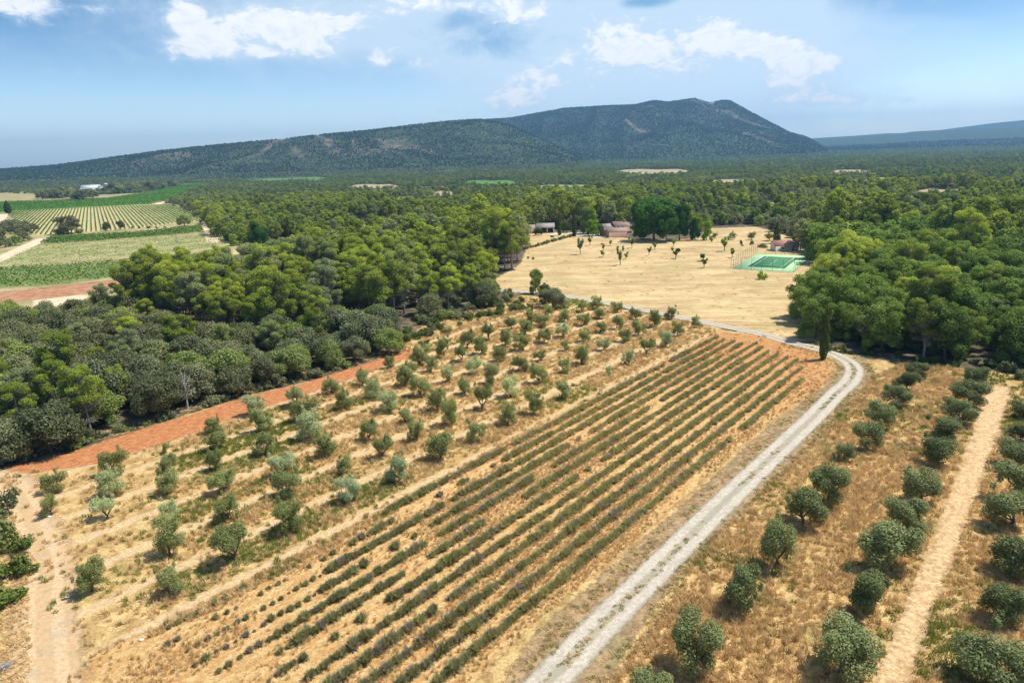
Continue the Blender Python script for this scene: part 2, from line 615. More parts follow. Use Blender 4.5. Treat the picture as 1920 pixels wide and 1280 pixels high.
def height(x, y):
    r = np.hypot(x, y)
    a = np.arctan2(x, y)
    z = np.zeros_like(r)
    n1 = (fnoise(x + 5000, y + 3000, 420) - .5)
    n2 = (fnoise(x + 900, y + 700, 150) - .5)
    # front hill on the left and its spur
    h = np.interp(a, HILL[:, 0], HILL[:, 1], left=HILL[0, 1], right=0)
    rr = np.interp(a, HILL[:, 0], HILL[:, 2])
    foot = np.interp(a, [AZ(-500), AZ(0), AZ(500), AZ(900), AZ(1100)], [1900, 1900, 1950, 1850, 1850])
    b = bump_r(r, rr, foot, 1100)
    rid = np.abs(fnoise(x + 1300, y - 400, 330) - .5) * 2
    z = np.maximum(z, h * b * (1 - .60 * rid * (1 - b ** 3) + n2 * .30 * (1 - b ** 4)))
    h = np.interp(a, MOUNT[:, 0], MOUNT[:, 1], left=0, right=0)
    rr = np.interp(a, MOUNT[:, 0], MOUNT[:, 2])
    b = bump_r(r, rr, 2500, 1500)
    gul = np.abs(vnoise(a * 5200, r * .35, 190) - .5) * 2
    z = np.maximum(z, h * b * (1 - .50 * gul * (1 - b ** 3) + n1 * .3 * (1 - b ** 4) + (fnoise(x, y, 260) - .5) * .25 * (1 - b ** 3)))
    # the land falls away beyond the plain on the right
    va = np.clip((a - AZ(1500)) / (AZ(1640) - AZ(1500)), 0, 1)
    vr = np.clip((r - 1750) / 900, 0, 1)
    z = z - 110 * va * va * (3 - 2 * va) * vr * vr * (3 - 2 * vr)
    for T, base in ((FAR1, 3400), (FAR2, 7100)):
        h = np.interp(a, T[:, 0], T[:, 1], left=0, right=0)
        rr = T[0, 2]
        b = bump_r(r, rr, base, 1100)
        z = np.maximum(z, h * b * (1 + n1 * .25 * (1 - b ** 4)))
    return z


def rockiness(x, y, z):
    n_ = 1 - np.abs(fnoise(x * .8 + 4000 + y * .25, y * .35 + 900, 170) - .5) * 5
    m_ = fnoise(x + 1234, y + 777, 330)
    k = np.clip((n_ - .72) / .2, 0, 1) * np.clip((m_ - .44 - .12 * (x < 500)) / .08, 0, 1)
    return .8 * k * np.clip((z - 30) / 60, 0, 1) * (np.hypot(x, y) > 2000) * (np.hypot(x, y) < 4700)


# terrain sheet: radial tessellation, land heights are world functions
front = np.radians(np.arange(-48, 48.01, 0.22))
side = np.radians(np.concatenate([np.arange(-180, -48, 4.0), np.array([])]))
side2 = np.radians(np.arange(52, 180, 4.0))
th = np.concatenate([side, front, side2])
rad = np.concatenate([[0.5], np.geomspace(8, 600, 40), np.arange(630, 5200, 28), np.geomspace(5240, 9600, 70)])
TT, RR = np.meshgrid(th, rad, indexing='ij')
tx, ty = RR * np.sin(TT), RR * np.cos(TT)
tz = height(tx, ty)
nt_, nr_ = TT.shape
ii = np.arange(nt_ * nr_).reshape(nt_, nr_)
jn = np.roll(ii, -1, axis=0)
Q = np.stack([ii[:, :-1].ravel(), ii[:, 1:].ravel(), jn[:, 1:].ravel(), jn[:, :-1].ravel()], 1)
m, g = new_mat('terrain')
p = g.pos()
sp = g.n('ShaderNodeSeparateXYZ')
g.put(sp.inputs[0], p)
rr_ = g.m('SQRT', g.m('ADD', g.m('MULTIPLY', sp.outputs[0], sp.outputs[0]), g.m('MULTIPLY', sp.outputs[1], sp.outputs[1])))
dryc, nb, nc = dry_colour(g, p, 0.4)
floor_ = g.mix(g.ss(g.noise(p, .3, 4, .65), .4, .65), (0.085, 0.07, 0.045), (0.21, 0.165, 0.10))
maquis = g.mix(g.ss(g.noise(p, .035, 5, .7), .38, .62), (0.022, 0.042, 0.018), (0.075, 0.095, 0.04))
rock = g.mix(g.noise(p, .05, 5, .7), (0.20, 0.115, 0.085), (0.34, 0.24, 0.19))
nrm = g.n('ShaderNodeSeparateXYZ')
g.put(nrm.inputs[0], g.n('ShaderNodeNewGeometry').outputs['Normal'])
rockf = g.m('MULTIPLY', g.attr('rock'), g.ss(g.noise(p, .03, 5, .75), .42, .58))
far_c = g.mix(rockf, maquis, rock)
col = g.mix(g.ss(rr_, 500.0, 800.0), floor_, far_c)
finish(g, col, 0.95, bump=g.noise(p, 1.2, 5, .7), bump_d=0.25)
M['terrain'] = m
o = link('terrain', make_mesh('terrain', np.stack([tx.ravel(), ty.ravel(), tz.ravel()], 1), Q, m, {'rock': rockiness(tx.ravel(), ty.ravel(), tz.ravel())}, smooth=True))
if o.data.polygons[nr_ * 60].normal.z < 0:
    o.data.flip_normals()
tag(o, 'wooded plain and hills', kind='structure')

# ------------------------------------------------------------------ ground sheets of the foreground
m, g = new_mat('dry_ground')
p = g.pos()
col, nb, nc = dry_colour(g, p, 0.45)
finish(g, col, .95, bump=nc, bump_d=.08, alpha=edge_alpha(g, 1.2))
base_poly = PX([(-60, 905), (0, 876), (83, 862), (240, 812), (460, 742), (640, 700), (765, 662), (752, 640), (790, 612), (870, 592), (930, 574), (975, 552), (1100, 566), (1300, 604), (1440, 632), (1560, 652), (1660, 676), (1800, 690), (2000, 710), (2500, 900), (2600, 1600), (-300, 1600), (-200, 1200)])
sheet('dry_ground', base_poly, m, 0.0015, 2.0, 1.2, 'dry grassy ground under groves and tracks')

# soil under the left olive grove with pale mown strips between the rows
def c_at(*pts):
    return float(np.mean([cs(*at(*q))[0] for q in pts]))


C_ROW1 = c_at((252, 1206), (640, 1010), (773, 935), (1347, 632))
C_ROW12 = c_at((820, 1276), (1000, 1133), (1163, 993), (1507, 713))
ROW_SP = (C_ROW12 - C_ROW1) / 11.0
OL1 = c_at((317, 1115), (660, 940), (952, 798), (1055, 747))
OL_SP = 6.15

grove_poly = PX([(-60, 905), (60, 882), (187, 868), (233, 855), (333, 823), (460, 778), (640, 715), (770, 668), (800, 640), (900, 600), (1000, 575), (1080, 562), (1200, 585), (1300, 606), (1345, 620), (1300, 655),
                 (1000, 815), (700, 985), (400, 1145), (240, 1215), (130, 1210), (90, 1150), (60, 1000)])
m, g = new_mat('grove_ground')
p = g.pos()
col, nb, nc = dry_colour(g, p, 0.35)
c, t = c_coord(g, p)
u = g.m('FRACT', g.m('ADD', g.m('DIVIDE', g.m('ADD', g.m('SUBTRACT', c, OL1), g.m('MULTIPLY', g.m('SUBTRACT', g.noise(p, .25, 2, .5), .5), .8)), OL_SP), 0.5 + 100.0))
d = g.m("SUBTRACT", 0.5, g.m("ABSOLUTE", g.m("SUBTRACT", u, 0.5)))
strip = g.m('SUBTRACT', 1.0, g.ss(g.m('ADD', d, g.m('MULTIPLY', g.m('SUBTRACT', g.noise(p, 1.3, 4, .6), .5), .16)), 0.05, 0.13))
pale = g.mix(g.ss(g.noise(p, 2.5, 4, .7), .35, .65), (0.52, 0.34, 0.17), (0.72, 0.54, 0.32))
col = g.mix(g.m('MULTIPLY', strip, .8), col, pale)
finish(g, col, .95, bump=nc, bump_d=.08, alpha=edge_alpha(g, 1.5))
sheet('olive_grove_ground', grove_poly, m, 0.004, 1.4, 1.5, 'dry grass ground of the left olive grove')

right_poly = PX([(1110, 1330), (1330, 1015), (1500, 850), (1640, 705), (1700, 680), (1790, 690), (1900, 705), (2100, 720), (2500, 900), (2600, 1500), (1000, 1500)])
m, g = new_mat('right_grove_ground')
p = g.pos()
col, nb, nc = dry_colour(g, p, 0.75, 1.0)
red = g.ss(g.noise(p, .22, 4, .65, .5), .56, .68)
col = g.mix(g.m('MULTIPLY', red, .55), col, (0.30, 0.12, 0.055))
finish(g, col, .95, bump=nc, bump_d=.10, alpha=edge_alpha(g, 1.0))
sheet('right_grove_ground', right_poly, m, 0.004, 1.5, 1.0, 'tall dry grass ground of the right olive grove')

m, g = new_mat('clay_strip')
p = g.pos()
cl = g.mix(g.ss(g.noise(p, 1.6, 5, .75), .32, .68), (0.50, 0.31, 0.15), (0.80, 0.58, 0.31))
cl = g.mix(g.m('MULTIPLY', g.ss(g.noise(p, 3.0, 6, .85), .53, .58), .75), cl, (0.34, 0.18, 0.085))
finish(g, cl, .95, bump=g.noise(p, 3.0, 5, .7), bump_d=.1, alpha=edge_alpha(g, 1.4))
a0 = PX([(1905, 705), (1893, 725), (1720, 1090), (1660, 1240), (1610, 1340), (1690, 1340), (1740, 1240), (1790, 1090), (1868, 860), (1908, 725)])
clay_poly = PX([(1845, 725), (1900, 722), (1890, 760), (1860, 850), (1820, 960), (1790, 1050), (1750, 1140), (1705, 1290), (1680, 1380), (1600, 1380), (1650, 1240), (1700, 1120), (1745, 1010), (1790, 900), (1820, 820)])
sheet('clay_track', clay_poly, m, 0.008, .8, 1.4, 'bare clay strip between the right olive rows')

m, g = new_mat('lavender_soil')
p = g.pos()
c, t = c_coord(g, p)
n1 = g.noise(p, 3.4, 6, .8)
orange = g.mix(g.ss(n1, .35, .65), (0.40, 0.16, 0.05), (0.64, 0.30, 0.10))
tan_ = g.mix(g.ss(n1, .35, .65), (0.46, 0.235, 0.08), (0.70, 0.42, 0.155))
clod = g.ss(g.noise(p, 3.6, 6, .85), .50, .60)
orange = g.mix(g.m('MULTIPLY', clod, .45), orange, (0.26, 0.10, 0.04))
tan_ = g.mix(g.m('MULTIPLY', clod, .45), tan_, (0.30, 0.15, 0.06))
top = g.ss(g.m('ADD', t, g.m('MULTIPLY', g.m('SUBTRACT', g.noise(p, .08, 3, .6), .5), 60.0)), 75.0, 120.0)
straw = g.m('MULTIPLY', g.ss(g.noise(g.comb(g.m('MULTIPLY', c, 1.6), g.m('MULTIPLY', t, .5), 0.0), .9, 5, .7), .40, .58), g.ss(g.noise(p, 3.2, 6, .85), .44, .54))
col = g.mix(top, tan_, orange)
col = g.mix(g.m('MULTIPLY', straw, g.m('SUBTRACT', .75, g.m('MULTIPLY', top, .4))), col, (0.80, 0.60, 0.29))
finish(g, col, .95, bump=n1, bump_d=.14, alpha=edge_alpha(g, .9))
lav_poly = PX([(1340, 622), (1425, 628), (1545, 668), (1566, 690), (1545, 722), (1430, 800), (1300, 920), (1160, 1040), (1000, 1170), (900, 1275), (860, 1330), (0, 1400), (110, 1290), (190, 1215), (260, 1190), (420, 1110), (700, 965), (1000, 800), (1280, 660)])
sheet('lavender_field_soil', lav_poly, m, 0.008, 1.0, .9, 'orange earth of the lavender field')

m, g = new_mat('red_earth')
p = g.pos()
c, t = c_coord(g, p)
n1 = g.noise(g.comb(g.m('MULTIPLY', c, 1.0), g.m('MULTIPLY', t, .5), 0.0), 2.0, 5, .75)
col = g.mix(g.ss(n1, .35, .65), (0.38, 0.135, 0.05), (0.62, 0.27, 0.11))
col = g.mix(g.m('MULTIPLY', g.ss(g.noise(p, 3.0, 6, .85), .52, .6), .5), col, (0.28, 0.10, 0.04))
finish(g, col, .95, bump=n1, bump_d=.15, alpha=edge_alpha(g, .5))
red_poly = PX([(-200, 930), (-60, 905), (0, 880), (83, 862), (143, 845), (250, 809), (367, 775), (473, 740), (567, 719), (633, 698), (720, 670), (770, 655), (800, 655), (770, 668), (700, 695), (640, 716), (460, 776), (333, 822), (233, 853), (187, 868), (90, 882), (0, 900), (-100, 930)])
sheet('red_earth_strip', red_poly, m, 0.012, 1.0, .6, 'ploughed red earth strip along the wood')

m, g = new_mat('meadow')
p = g.pos()
sp = g.n('ShaderNodeSeparateXYZ')
g.put(sp.inputs[0], p)
q = g.comb(g.m('MULTIPLY', g.m('ADD', sp.outputs[0], g.m('MULTIPLY', sp.outputs[1], .25)), .22), sp.outputs[1], 0.0)
a = g.m('ADD', g.m('MULTIPLY', g.noise(q, .16, 5, .65, .6), .5), g.m('MULTIPLY', g.noise(p, .10, 5, .7, .6), .5))
b = g.noise(p, .06, 4, .6, .4)
cc = g.noise(p, 1.1, 5, .75)
col = g.mix(g.ss(a, .38, .62), (0.44, 0.285, 0.13), (0.68, 0.50, 0.25))
col = g.mix(g.m('MULTIPLY', g.ss(b, .5, .68), .55), col, (0.38, 0.32, 0.12))
col = g.mix(g.m('MULTIPLY', g.ss(cc, .4, .7), .5), col, g.mix(1.0, col, (.62, .58, .5), 'MULTIPLY'))
mow = g.m('SINE', g.m('ADD', g.m('MULTIPLY', g.m('ADD', sp.outputs[1], g.m('MULTIPLY', sp.outputs[0], .22)), 2.2), g.m('MULTIPLY', g.noise(p, .05, 2, .5), 9.0)))
col = g.mix(g.m('MULTIPLY', g.ss(mow, .1, .9), .22), col, (0.80, 0.62, 0.34))
col = g.mix(g.m('MULTIPLY', g.ss(g.noise(p, .9, 6, .85), .54, .62), .55), col, (0.30, 0.22, 0.10))
finish(g, col, .95, bump=cc, bump_d=.08, alpha=edge_alpha(g, 1.6))
meadow_poly = PX([(905, 545), (925, 525), (975, 495), (985, 470), (975, 445), (985, 432), (1060, 436), (1130, 440), (1200, 450), (1300, 448), (1330, 428), (1420, 425), (1500, 450), (1540, 480), (1560, 560), (1570, 640), (1480, 640), (1440, 628), (1360, 612), (1200, 580), (1040, 552), (960, 548)])
sheet('dry_meadow', meadow_poly, m, 0.006, 2.5, 1.6, 'mown dry meadow in front of the farm')

# verge between lavender and gravel track
m, g = new_mat('verge')
p = g.pos()
n1 = g.noise(p, .8, 5, .75)
col = g.mix(g.ss(n1, .38, .62), (0.22, 0.14, 0.075), (0.44, 0.30, 0.155))
col = g.mix(g.m('MULTIPLY', g.ss(g.noise(p, .35, 4, .6), .52, .68), .5), col, (0.22, 0.23, 0.085))
finish(g, col, .95, bump=n1, bump_d=.06, alpha=edge_alpha(g, .8))
verge_poly = PX([(900, 1340), (1000, 1190), (1160, 1050), (1310, 920), (1440, 800), (1545, 725), (1570, 690), (1562, 672), (1620, 668), (1640, 700), (1600, 760), (1500, 860), (1360, 990), (1240, 1120), (1130, 1290), (1100, 1350)])
sheet('track_verge', verge_poly, m, 0.012, 1.0, .8, 'brown grass verge of the gravel track')

# gravel track: ribbon with an across coordinate
def ribbon(name, pts, width, mat, z, label, step=0.8, pad=.8):
    P = np.array([at(*q) for q in pts])
    # Catmull-Rom
    out = []
    for i in range(len(P) - 1):
        p0, p1, p2, p3 = P[max(i - 1, 0)], P[i], P[i + 1], P[min(i + 2, len(P) - 1)]
        n = max(2, int(np.linalg.norm(p2 - p1) / step))
        for k in range(n):
            t = k / n
            out.append(.5 * ((2 * p1) + (-p0 + p2) * t + (2 * p0 - 5 * p1 + 4 * p2 - p3) * t * t + (-p0 + 3 * p1 - 3 * p2 + p3) * t ** 3))
    out.append(P[-1])
    out = np.array(out)
    d = np.gradient(out, axis=0)
    d /= np.linalg.norm(d, axis=1)[:, None]
    nn = np.stack([d[:, 1], -d[:, 0]], 1)
    k = 13
    us = np.linspace(-1, 1, k)
    wtot = width / 2 + pad
    V = []
    A = []
    E = []
    for u_ in us:
        V.append(np.concatenate([out + nn * wtot * u_, np.full((len(out), 1), z)], 1))
        A.append(np.full(len(out), u_ * wtot))
        E.append(np.full(len(out), width / 2 - abs(u_ * wtot)))
    V = np.array(V)
    n = len(out)
    idx = np.arange(k * n).reshape(k, n)
    Q = np.stack([idx[:-1, :-1].ravel(), idx[:-1, 1:].ravel(), idx[1:, 1:].ravel(), idx[1:, :-1].ravel()], 1)
    me = make_mesh(name, V.reshape(-1, 3), Q, mat, {'across': np.array(A).ravel(), 'edge': np.array(E).ravel()})
    if me.polygons[0].normal.z < 0:
        me.flip_normals()
    tag(link(name, me), label, kind='structure')
    return out


def track_mat(name, rutc, rutc2, midc, rut=.78, rw=.42, mid=.8, soft=.35):
    m, g = new_mat(name)
    p = g.pos()
    a = g.m('ADD', g.m('ABSOLUTE', g.attr('across')), g.m('MULTIPLY', g.m('SUBTRACT', g.noise(p, .5, 3, .6), .5), .5))
    r_ = g.m('SUBTRACT', 1.0, g.ss(g.m('ABSOLUTE', g.m('SUBTRACT', a, rut)), rw * .55, rw * 1.35))
    n1 = g.noise(p, 2.6, 6, .85)
    cr = g.mix(g.ss(n1, .38, .60), rutc, rutc2)
    cm = g.mix(g.ss(g.noise(p, 1.3, 5, .7), .4, .6), midc, g.mix(.5, midc, rutc))
    cm = g.mix(g.m('MULTIPLY', g.ss(g.noise(p, .9, 5, .7, .5), .54, .64), .7), cm, (0.24, 0.25, 0.10))
    cr = g.mix(g.m('MULTIPLY', g.ss(g.noise(p, .35, 5, .75), .5, .62), .45), cr, (0.40, 0.34, 0.27))
    col = g.mix(g.m('SUBTRACT', 1.0, g.m('MULTIPLY', g.m('SUBTRACT', 1.0, r_), mid)), cm, cr)
    finish(g, col, .95, bump=n1, bump_d=.04, alpha=edge_alpha(g, soft))
    return m


GRAVEL = track_mat('gravel', (0.42, 0.36, 0.27), (0.63, 0.545, 0.43), (0.35, 0.30, 0.21), rw=.44, mid=.85, soft=.5)
TRACK = ribbon('gravel_track', [(915, 1400), (1026, 1280), (1129, 1171), (1240, 1059), (1351, 948), (1468, 836), (1529, 778), (1566, 740), (1592, 716), (1602, 695), (1588, 676), (1545, 657), (1480, 641), (1423, 625), (1360, 612), (1300, 600), (1200, 580), (1100, 562), (1040, 552), (967, 545), (900, 541)],
       2.9, GRAVEL, 0.02, 'pale two-rut gravel track', pad=.9)
DIRT = track_mat('dirt', (0.52, 0.34, 0.175), (0.70, 0.50, 0.29), (0.50, 0.32, 0.155), rut=.95, rw=.40, mid=.5, soft=1.6)
ribbon('dirt_track', [(100, 1400), (88, 1280), (83, 1200), (82, 1130), (84, 1060), (66, 1000), (45, 950), (15, 905), (-60, 890)], 4.6, DIRT, 0.02, 'sandy track at the left corner', pad=2.6)
DRIVE = track_mat('drive', (0.62, 0.57, 0.5), (0.75, 0.7, 0.62), (0.55, 0.5, 0.42))
ribbon('farm_drive', [(1030, 440), (1075, 437), (1130, 441), (1165, 443)], 5, DRIVE, 0.02, 'pale gravel yard of the farm', pad=1.0, step=3)
ribbon('farm_terrace', [(1075, 440), (1120, 444), (1150, 446)], 3, DRIVE, 0.024, 'pale stone terrace edge', pad=.8, step=3)

# ------------------------------------------------------------------ leaf-card vegetation
def cards(Cn, N, size, rs, aspect=1.0, bend=0.0):
    n = len(Cn)
    N = N / (np.linalg.norm(N, axis=1)[:, None] + 1e-9)
    a = rs.normal(size=(n, 3))
    T = np.cross(N, a)
    T /= np.linalg.norm(T, axis=1)[:, None] + 1e-9
    B = np.cross(N, T)
    s = (size * rs.uniform(.65, 1.3, n))[:, None] / 2
    asp = aspect
    V = np.stack([Cn - T * s, Cn - B * s * asp, Cn + T * s, Cn + B * s * asp], 1)
    return V.reshape(-1, 3), np.arange(4 * n).reshape(n, 4)


def crown_mesh(name, clumps, n, size, mat, rs, aspect=.8, outward=.6, up=.25, fill=.35, smin=None):
    """clumps: list of (center, radii(3)); leaves near the clump surfaces"""
    cen = np.array([c for c, r in clumps], float)
    rad = np.array([r if np.ndim(r) else (r, r, r) for c, r in clumps], float)
    wgt = (rad[:, 0] * rad[:, 1] * rad[:, 2]) ** (2 / 3)
    ci = rs.choice(len(cen), n, p=wgt / wgt.sum())
    d = rs.normal(size=(n, 3))
    d /= np.linalg.norm(d, axis=1)[:, None]
    rr = 1 - (1 - fill) * rs.random(n) ** 1.6
    rr = np.where(rs.random(n) < .08, rr * 1.12, rr)
    P = cen[ci] + d * rad[ci] * rr[:, None]
    # drop leaves buried deep inside other clumps
    keep = np.ones(n, bool)
    if len(cen) < 60:
        for j in range(len(cen)):
            q = np.linalg.norm((P - cen[j]) / rad[j], axis=1)
            keep &= ~((q < .55) & (ci != j) & (rs.random(n) < .75))
    P, d, ci = P[keep], d[keep], ci[keep]
    N = d * outward + rs.normal(size=P.shape) * .42 + np.array([0, 0, up])
    V, Fq = cards(P, N, size, rs, aspect)
    ct = rs.random(len(cen))
    tint = np.clip(ct[ci] * .6 + rs.random(len(P)) * .4, 0, 1)
    return V, Fq, np.repeat(tint, 4)


class Proto:
    def __init__(self, kind, parts):
        self.kind = kind
        self.parts = parts          # list of (name, mesh)


def limb_tree(rs, hgt, fork, targets, r0, sides=6, sub=None):
    mb = MB()
    lean = rs.normal(size=2) * .06 * hgt
    base = np.array([0, 0, -.15])
    f = np.array([lean[0] * .5, lean[1] * .5, fork])
    mb.tube([base, base * .3 + f * .35 + (0, 0, .05), f], [r0 * 1.3, r0, r0 * .85], sides)
    for t in targets:
        t = np.asarray(t, float)
        mid = f + (t - f) * .5 + rs.normal(size=3) * .06 * hgt
        mid[2] = max(mid[2], fork)
        mb.tube([f - (0, 0, .1), mid, t], [r0 * .62, r0 * .42, r0 * .12], max(4, sides - 1))
    return mb


def joined(name, parts, mats):
    """parts: list of (V,F,tint,matindex) -> one mesh"""
    Vs, Fs, T, MI = [], [], [], []
    n = 0
    for V, Fq, t, mi in parts:
        Vs.append(V)
        Fs.append(Fq + n)
        T.append(t if t is not None else np.full(len(V), .5))
        MI.append(np.full(len(Fq), mi))
        n += len(V)
    return make_mesh(name, np.concatenate(Vs), np.concatenate(Fs), None, {'tint': np.concatenate(T)}, mats=mats, midx=np.concatenate(MI))


def mb_arr(mb):
    return np.concatenate(mb.V), np.concatenate(mb.Q)


def build_tree(kind, rs, n, size, lod):
    """returns list of parts: (partname, V, F, tint, material). Trees are about unit sized per kind (metres)"""
    cl = []
    if kind in ('olive', 'olive_dark'):
        # 2.6 m wide, 3.0 m tall
        nc = rs.integers(7, 12)
        for i in range(nc):
            a = rs.random() * 6.28
            r_ = rs.uniform(.3, .95)
            cl.append(((math.cos(a) * r_, math.sin(a) * r_, rs.uniform(.75, 2.3) - .1 * r_), rs.uniform(.38, .6) * np.array([1, 1, .9 + .3 * rs.random()])))
        cl.append(((rs.normal() * .15, rs.normal() * .15, 1.7), (.62, .62, .75)))
        for i in range(6 if kind == 'olive' else 3):
            a = rs.random() * 6.28
            q_ = rs.uniform(.5, 1.05)
            cl.append(((math.cos(a) * q_, math.sin(a) * q_, rs.uniform(1.2, 2.75)), (.16, .16, .34)))
        t = limb_tree(rs, 3, rs.uniform(.35, .6), [c for c, r in cl[:5]], .085, 6)
        mat, bark = kind, 'bark'
        asp = .5
    elif kind == 'holm':
        # 7 m wide 6.5 m tall, dense
        for i in range(17):
            a = rs.random() * 6.28
            r_ = 2.6 * math.sqrt(rs.random())
            z = 4.6 - .28 * r_ * r_ * .9 + rs.uniform(-.7, .6)
            cl.append(((math.cos(a) * r_, math.sin(a) * r_, z), rs.uniform(.8, 1.35) * np.array([1, 1, .8])))
        for i in range(8):
            a = rs.random() * 6.28
            cl.append(((math.cos(a) * 2.5, math.sin(a) * 2.5, rs.uniform(1.3, 2.6)), rs.uniform(.8, 1.1) * np.array([1, 1, .9])))
        cl.append(((0, 0, 3.2), (2.2, 2.2, 2.2)))
        t = limb_tree(rs, 6, 1.3, [c for c, r in cl[:6]], .2, 6)
        mat, bark = 'holm', 'bark'
        asp = .8
    elif kind == 'oak':
        for i in range(22):
            a = rs.random() * 6.28
            z = rs.uniform(2.6, 8.4)
            rm = 3.4 * math.sqrt(max(.05, 1 - ((z - 5) / 4.2) ** 2))
            r_ = rm * rs.uniform(.45, .95)
            cl.append(((math.cos(a) * r_, math.sin(a) * r_, z), rs.uniform(.8, 1.35) * np.array([1, 1, .75])))
        for i in range(9):
            a = rs.random() * 6.28
            cl.append(((math.cos(a) * 2.6, math.sin(a) * 2.6, rs.uniform(.9, 2.8)), rs.uniform(.8, 1.2) * np.array([1, 1, .9])))
        cl.append(((0, 0, 4.8), (2.5, 2.5, 3.2)))
        t = limb_tree(rs, 8, 2.2, [c for c, r in cl[:7]], .22, 6)
        mat, bark = 'oak', 'bark'
        asp = .85
    elif kind == 'plane':
        for i in range(34):
            a = rs.random() * 6.28
            z = rs.uniform(3.2, 13.0)
            rm = 6.8 * math.sqrt(max(.05, 1 - ((z - 7.2) / 6.6) ** 2))
            r_ = rm * rs.uniform(.5, .95)
            cl.append(((math.cos(a) * r_, math.sin(a) * r_, z), rs.uniform(1.4, 2.3) * np.array([1, 1, .8])))
        cl.append(((0, 0, 7.5), (5, 5, 4.6)))
        t = limb_tree(rs, 12, 2.5, [c for c, r in cl[:8]], .4, 6)
        mat, bark = 'plane', 'bark_grey'
        asp = .9
    elif kind == 'pine':
        # trunk visible, rounded uneven crown of tufts over a tier of grey dead twigs
        hh = rs.uniform(11.0, 13.2)
        nb = 26
        tg = []
        gl = []
        lean = rs.normal(size=2) * .5
        z0c = rs.uniform(4.6, 6.0)
        for i in range(nb):
            q = i / (nb - 1)
            z = z0c + q * (hh - z0c - .6)
            a = i * 2.4 + rs.random() * 1.2
            rm = 3.1 * math.sqrt(max(.04, 1 - ((q - .38) / .66) ** 2)) * rs.uniform(.45, 1.1)
            c_ = (math.cos(a) * rm + lean[0] * q, math.sin(a) * rm + lean[1] * q, z + rs.normal() * .3)
            tg.append(c_)
            k_ = rs.uniform(.7, 1.25)
            cl.append((c_, k_ * np.array([1.1, 1.1, .72])))
            gl.append(((c_[0] * .92, c_[1] * .92, c_[2] - .75 * k_), k_ * np.array([1.0, 1.0, .45])))
        for i in range(9):
            a = rs.random() * 6.28
            q_ = rs.uniform(.6, 2.2)
            gl.append(((math.cos(a) * q_, math.sin(a) * q_, rs.uniform(3.0, z0c + .8)), rs.uniform(.5, 1.0) * np.array([1.1, 1.1, .6])))
        t = MB()
        P = [np.array([0, 0, -.2]), np.array([lean[0] * .2, lean[1] * .2, 4]), np.array([lean[0] * .5, lean[1] * .5, 8]), np.array([lean[0] * .8, lean[1] * .8, hh - .8])]
        t.tube(P, [.24, .18, .12, .04], 6)
        for c_ in tg[::2 if lod else 1]:
            z0 = c_[2] - 1.5
            t.tube([(0, 0, z0), (c_[0] * .5, c_[1] * .5, z0 + .5), c_], [.07, .05, .02], 4)
        if lod == 0:
            for i in range(14):
                z0 = rs.uniform(2.2, z0c)
                a = rs.random() * 6.28
                L = rs.uniform(.8, 2.2)
                t.tube([(0, 0, z0), (math.cos(a) * L * .6, math.sin(a) * L * .6, z0 - .1), (math.cos(a) * L, math.sin(a) * L, z0 - .35)], [.04, .028, .014], 3)
        mat, bark = 'pine', 'bark_grey'
        asp = .45
    elif kind == 'shrub':
        for i in range(10):
            a = rs.random() * 6.28
            r_ = .65 * math.sqrt(rs.random())
            cl.append(((math.cos(a) * r_, math.sin(a) * r_, rs.uniform(.3, .95) - .25 * r_), rs.uniform(.25, .42) * np.array([1, 1, .9])))
        t = limb_tree(rs, 1, .15, [c for c, r in cl[:5]], .04, 4)
        mat, bark = 'shrub', 'bark'
        asp = .8
    V, Fq, ti = crown_mesh(kind, cl, n, size, None, rs, asp)
    Vt, Ft = mb_arr(t)
    G_ = None
    if kind == 'pine':
        G_ = crown_mesh(kind, gl, int(n * .30), size * .9, None, rs, .35)
    return V, Fq, ti, Vt, Ft, mat, bark, G_


PROTO = {}


def make_protos(kind, lod, count, n, size, seed):
    rs = np.random.default_rng(seed)
    L = []
    for i in range(count):
        V, Fq, ti, Vt, Ft, mat, bark, G_ = build_tree(kind, rs, n, size, lod)
        if lod < 2:
            cm = make_mesh(kind + '_crown', V, Fq, M[mat], {'tint': ti})
            tm = make_mesh(kind + '_trunk', Vt, Ft, M[bark], smooth=True)
            L.append((tm, cm) if G_ is None else (tm, cm, make_mesh('pine_twigs', G_[0], G_[1], M['twigs'], {'tint': G_[2]})))
        if lod == 2 or lod == 1:
            if lod == 2:
                mat = {'pine': 'pine_far'}.get(mat, mat)
                if mat == 'holm':
                    PROTO.setdefault('scrub', []).append(joined('hill_scrub', [(V, Fq, ti, 0), (Vt, Ft, None, 1)], [M['scrub_far'], M[bark]]))
            jm = joined(kind + '_tree', [(V, Fq, ti, 0), (Vt, Ft, None, 1)] + ([(G_[0], G_[1], G_[2], 2)] if G_ is not None else []), [M[mat], M[bark]] + ([M['twigs']] if G_ is not None else []))
            PROTO.setdefault((kind, 'inst', lod), []).append(jm)
    PROTO[(kind, lod)] = L


make_protos('olive', 0, 9, 6500, .125, 1)
make_protos('olive_dark', 0, 8, 9500, .115, 2)
make_protos('holm', 0, 6, 12500, .24, 3)
make_protos('holm', 1, 4, 1500, .60, 4)
make_protos('holm', 2, 4, 190, 1.5, 5)
make_protos('oak', 0, 6, 15000, .26, 6)
make_protos('oak', 1, 3, 1900, .65, 7)
make_protos('oak', 2, 3, 200, 1.7, 8)
make_protos('pine', 0, 7, 13000, .32, 9)
make_protos('pine', 1, 5, 1700, .75, 10)
make_protos('pine', 2, 4, 200, 1.7, 11)
make_protos('plane', 0, 3, 16000, .5, 12)
make_protos('shrub', 0, 5, 900, .16, 13)
make_protos('shrub', 1, 4, 260, .30, 14)


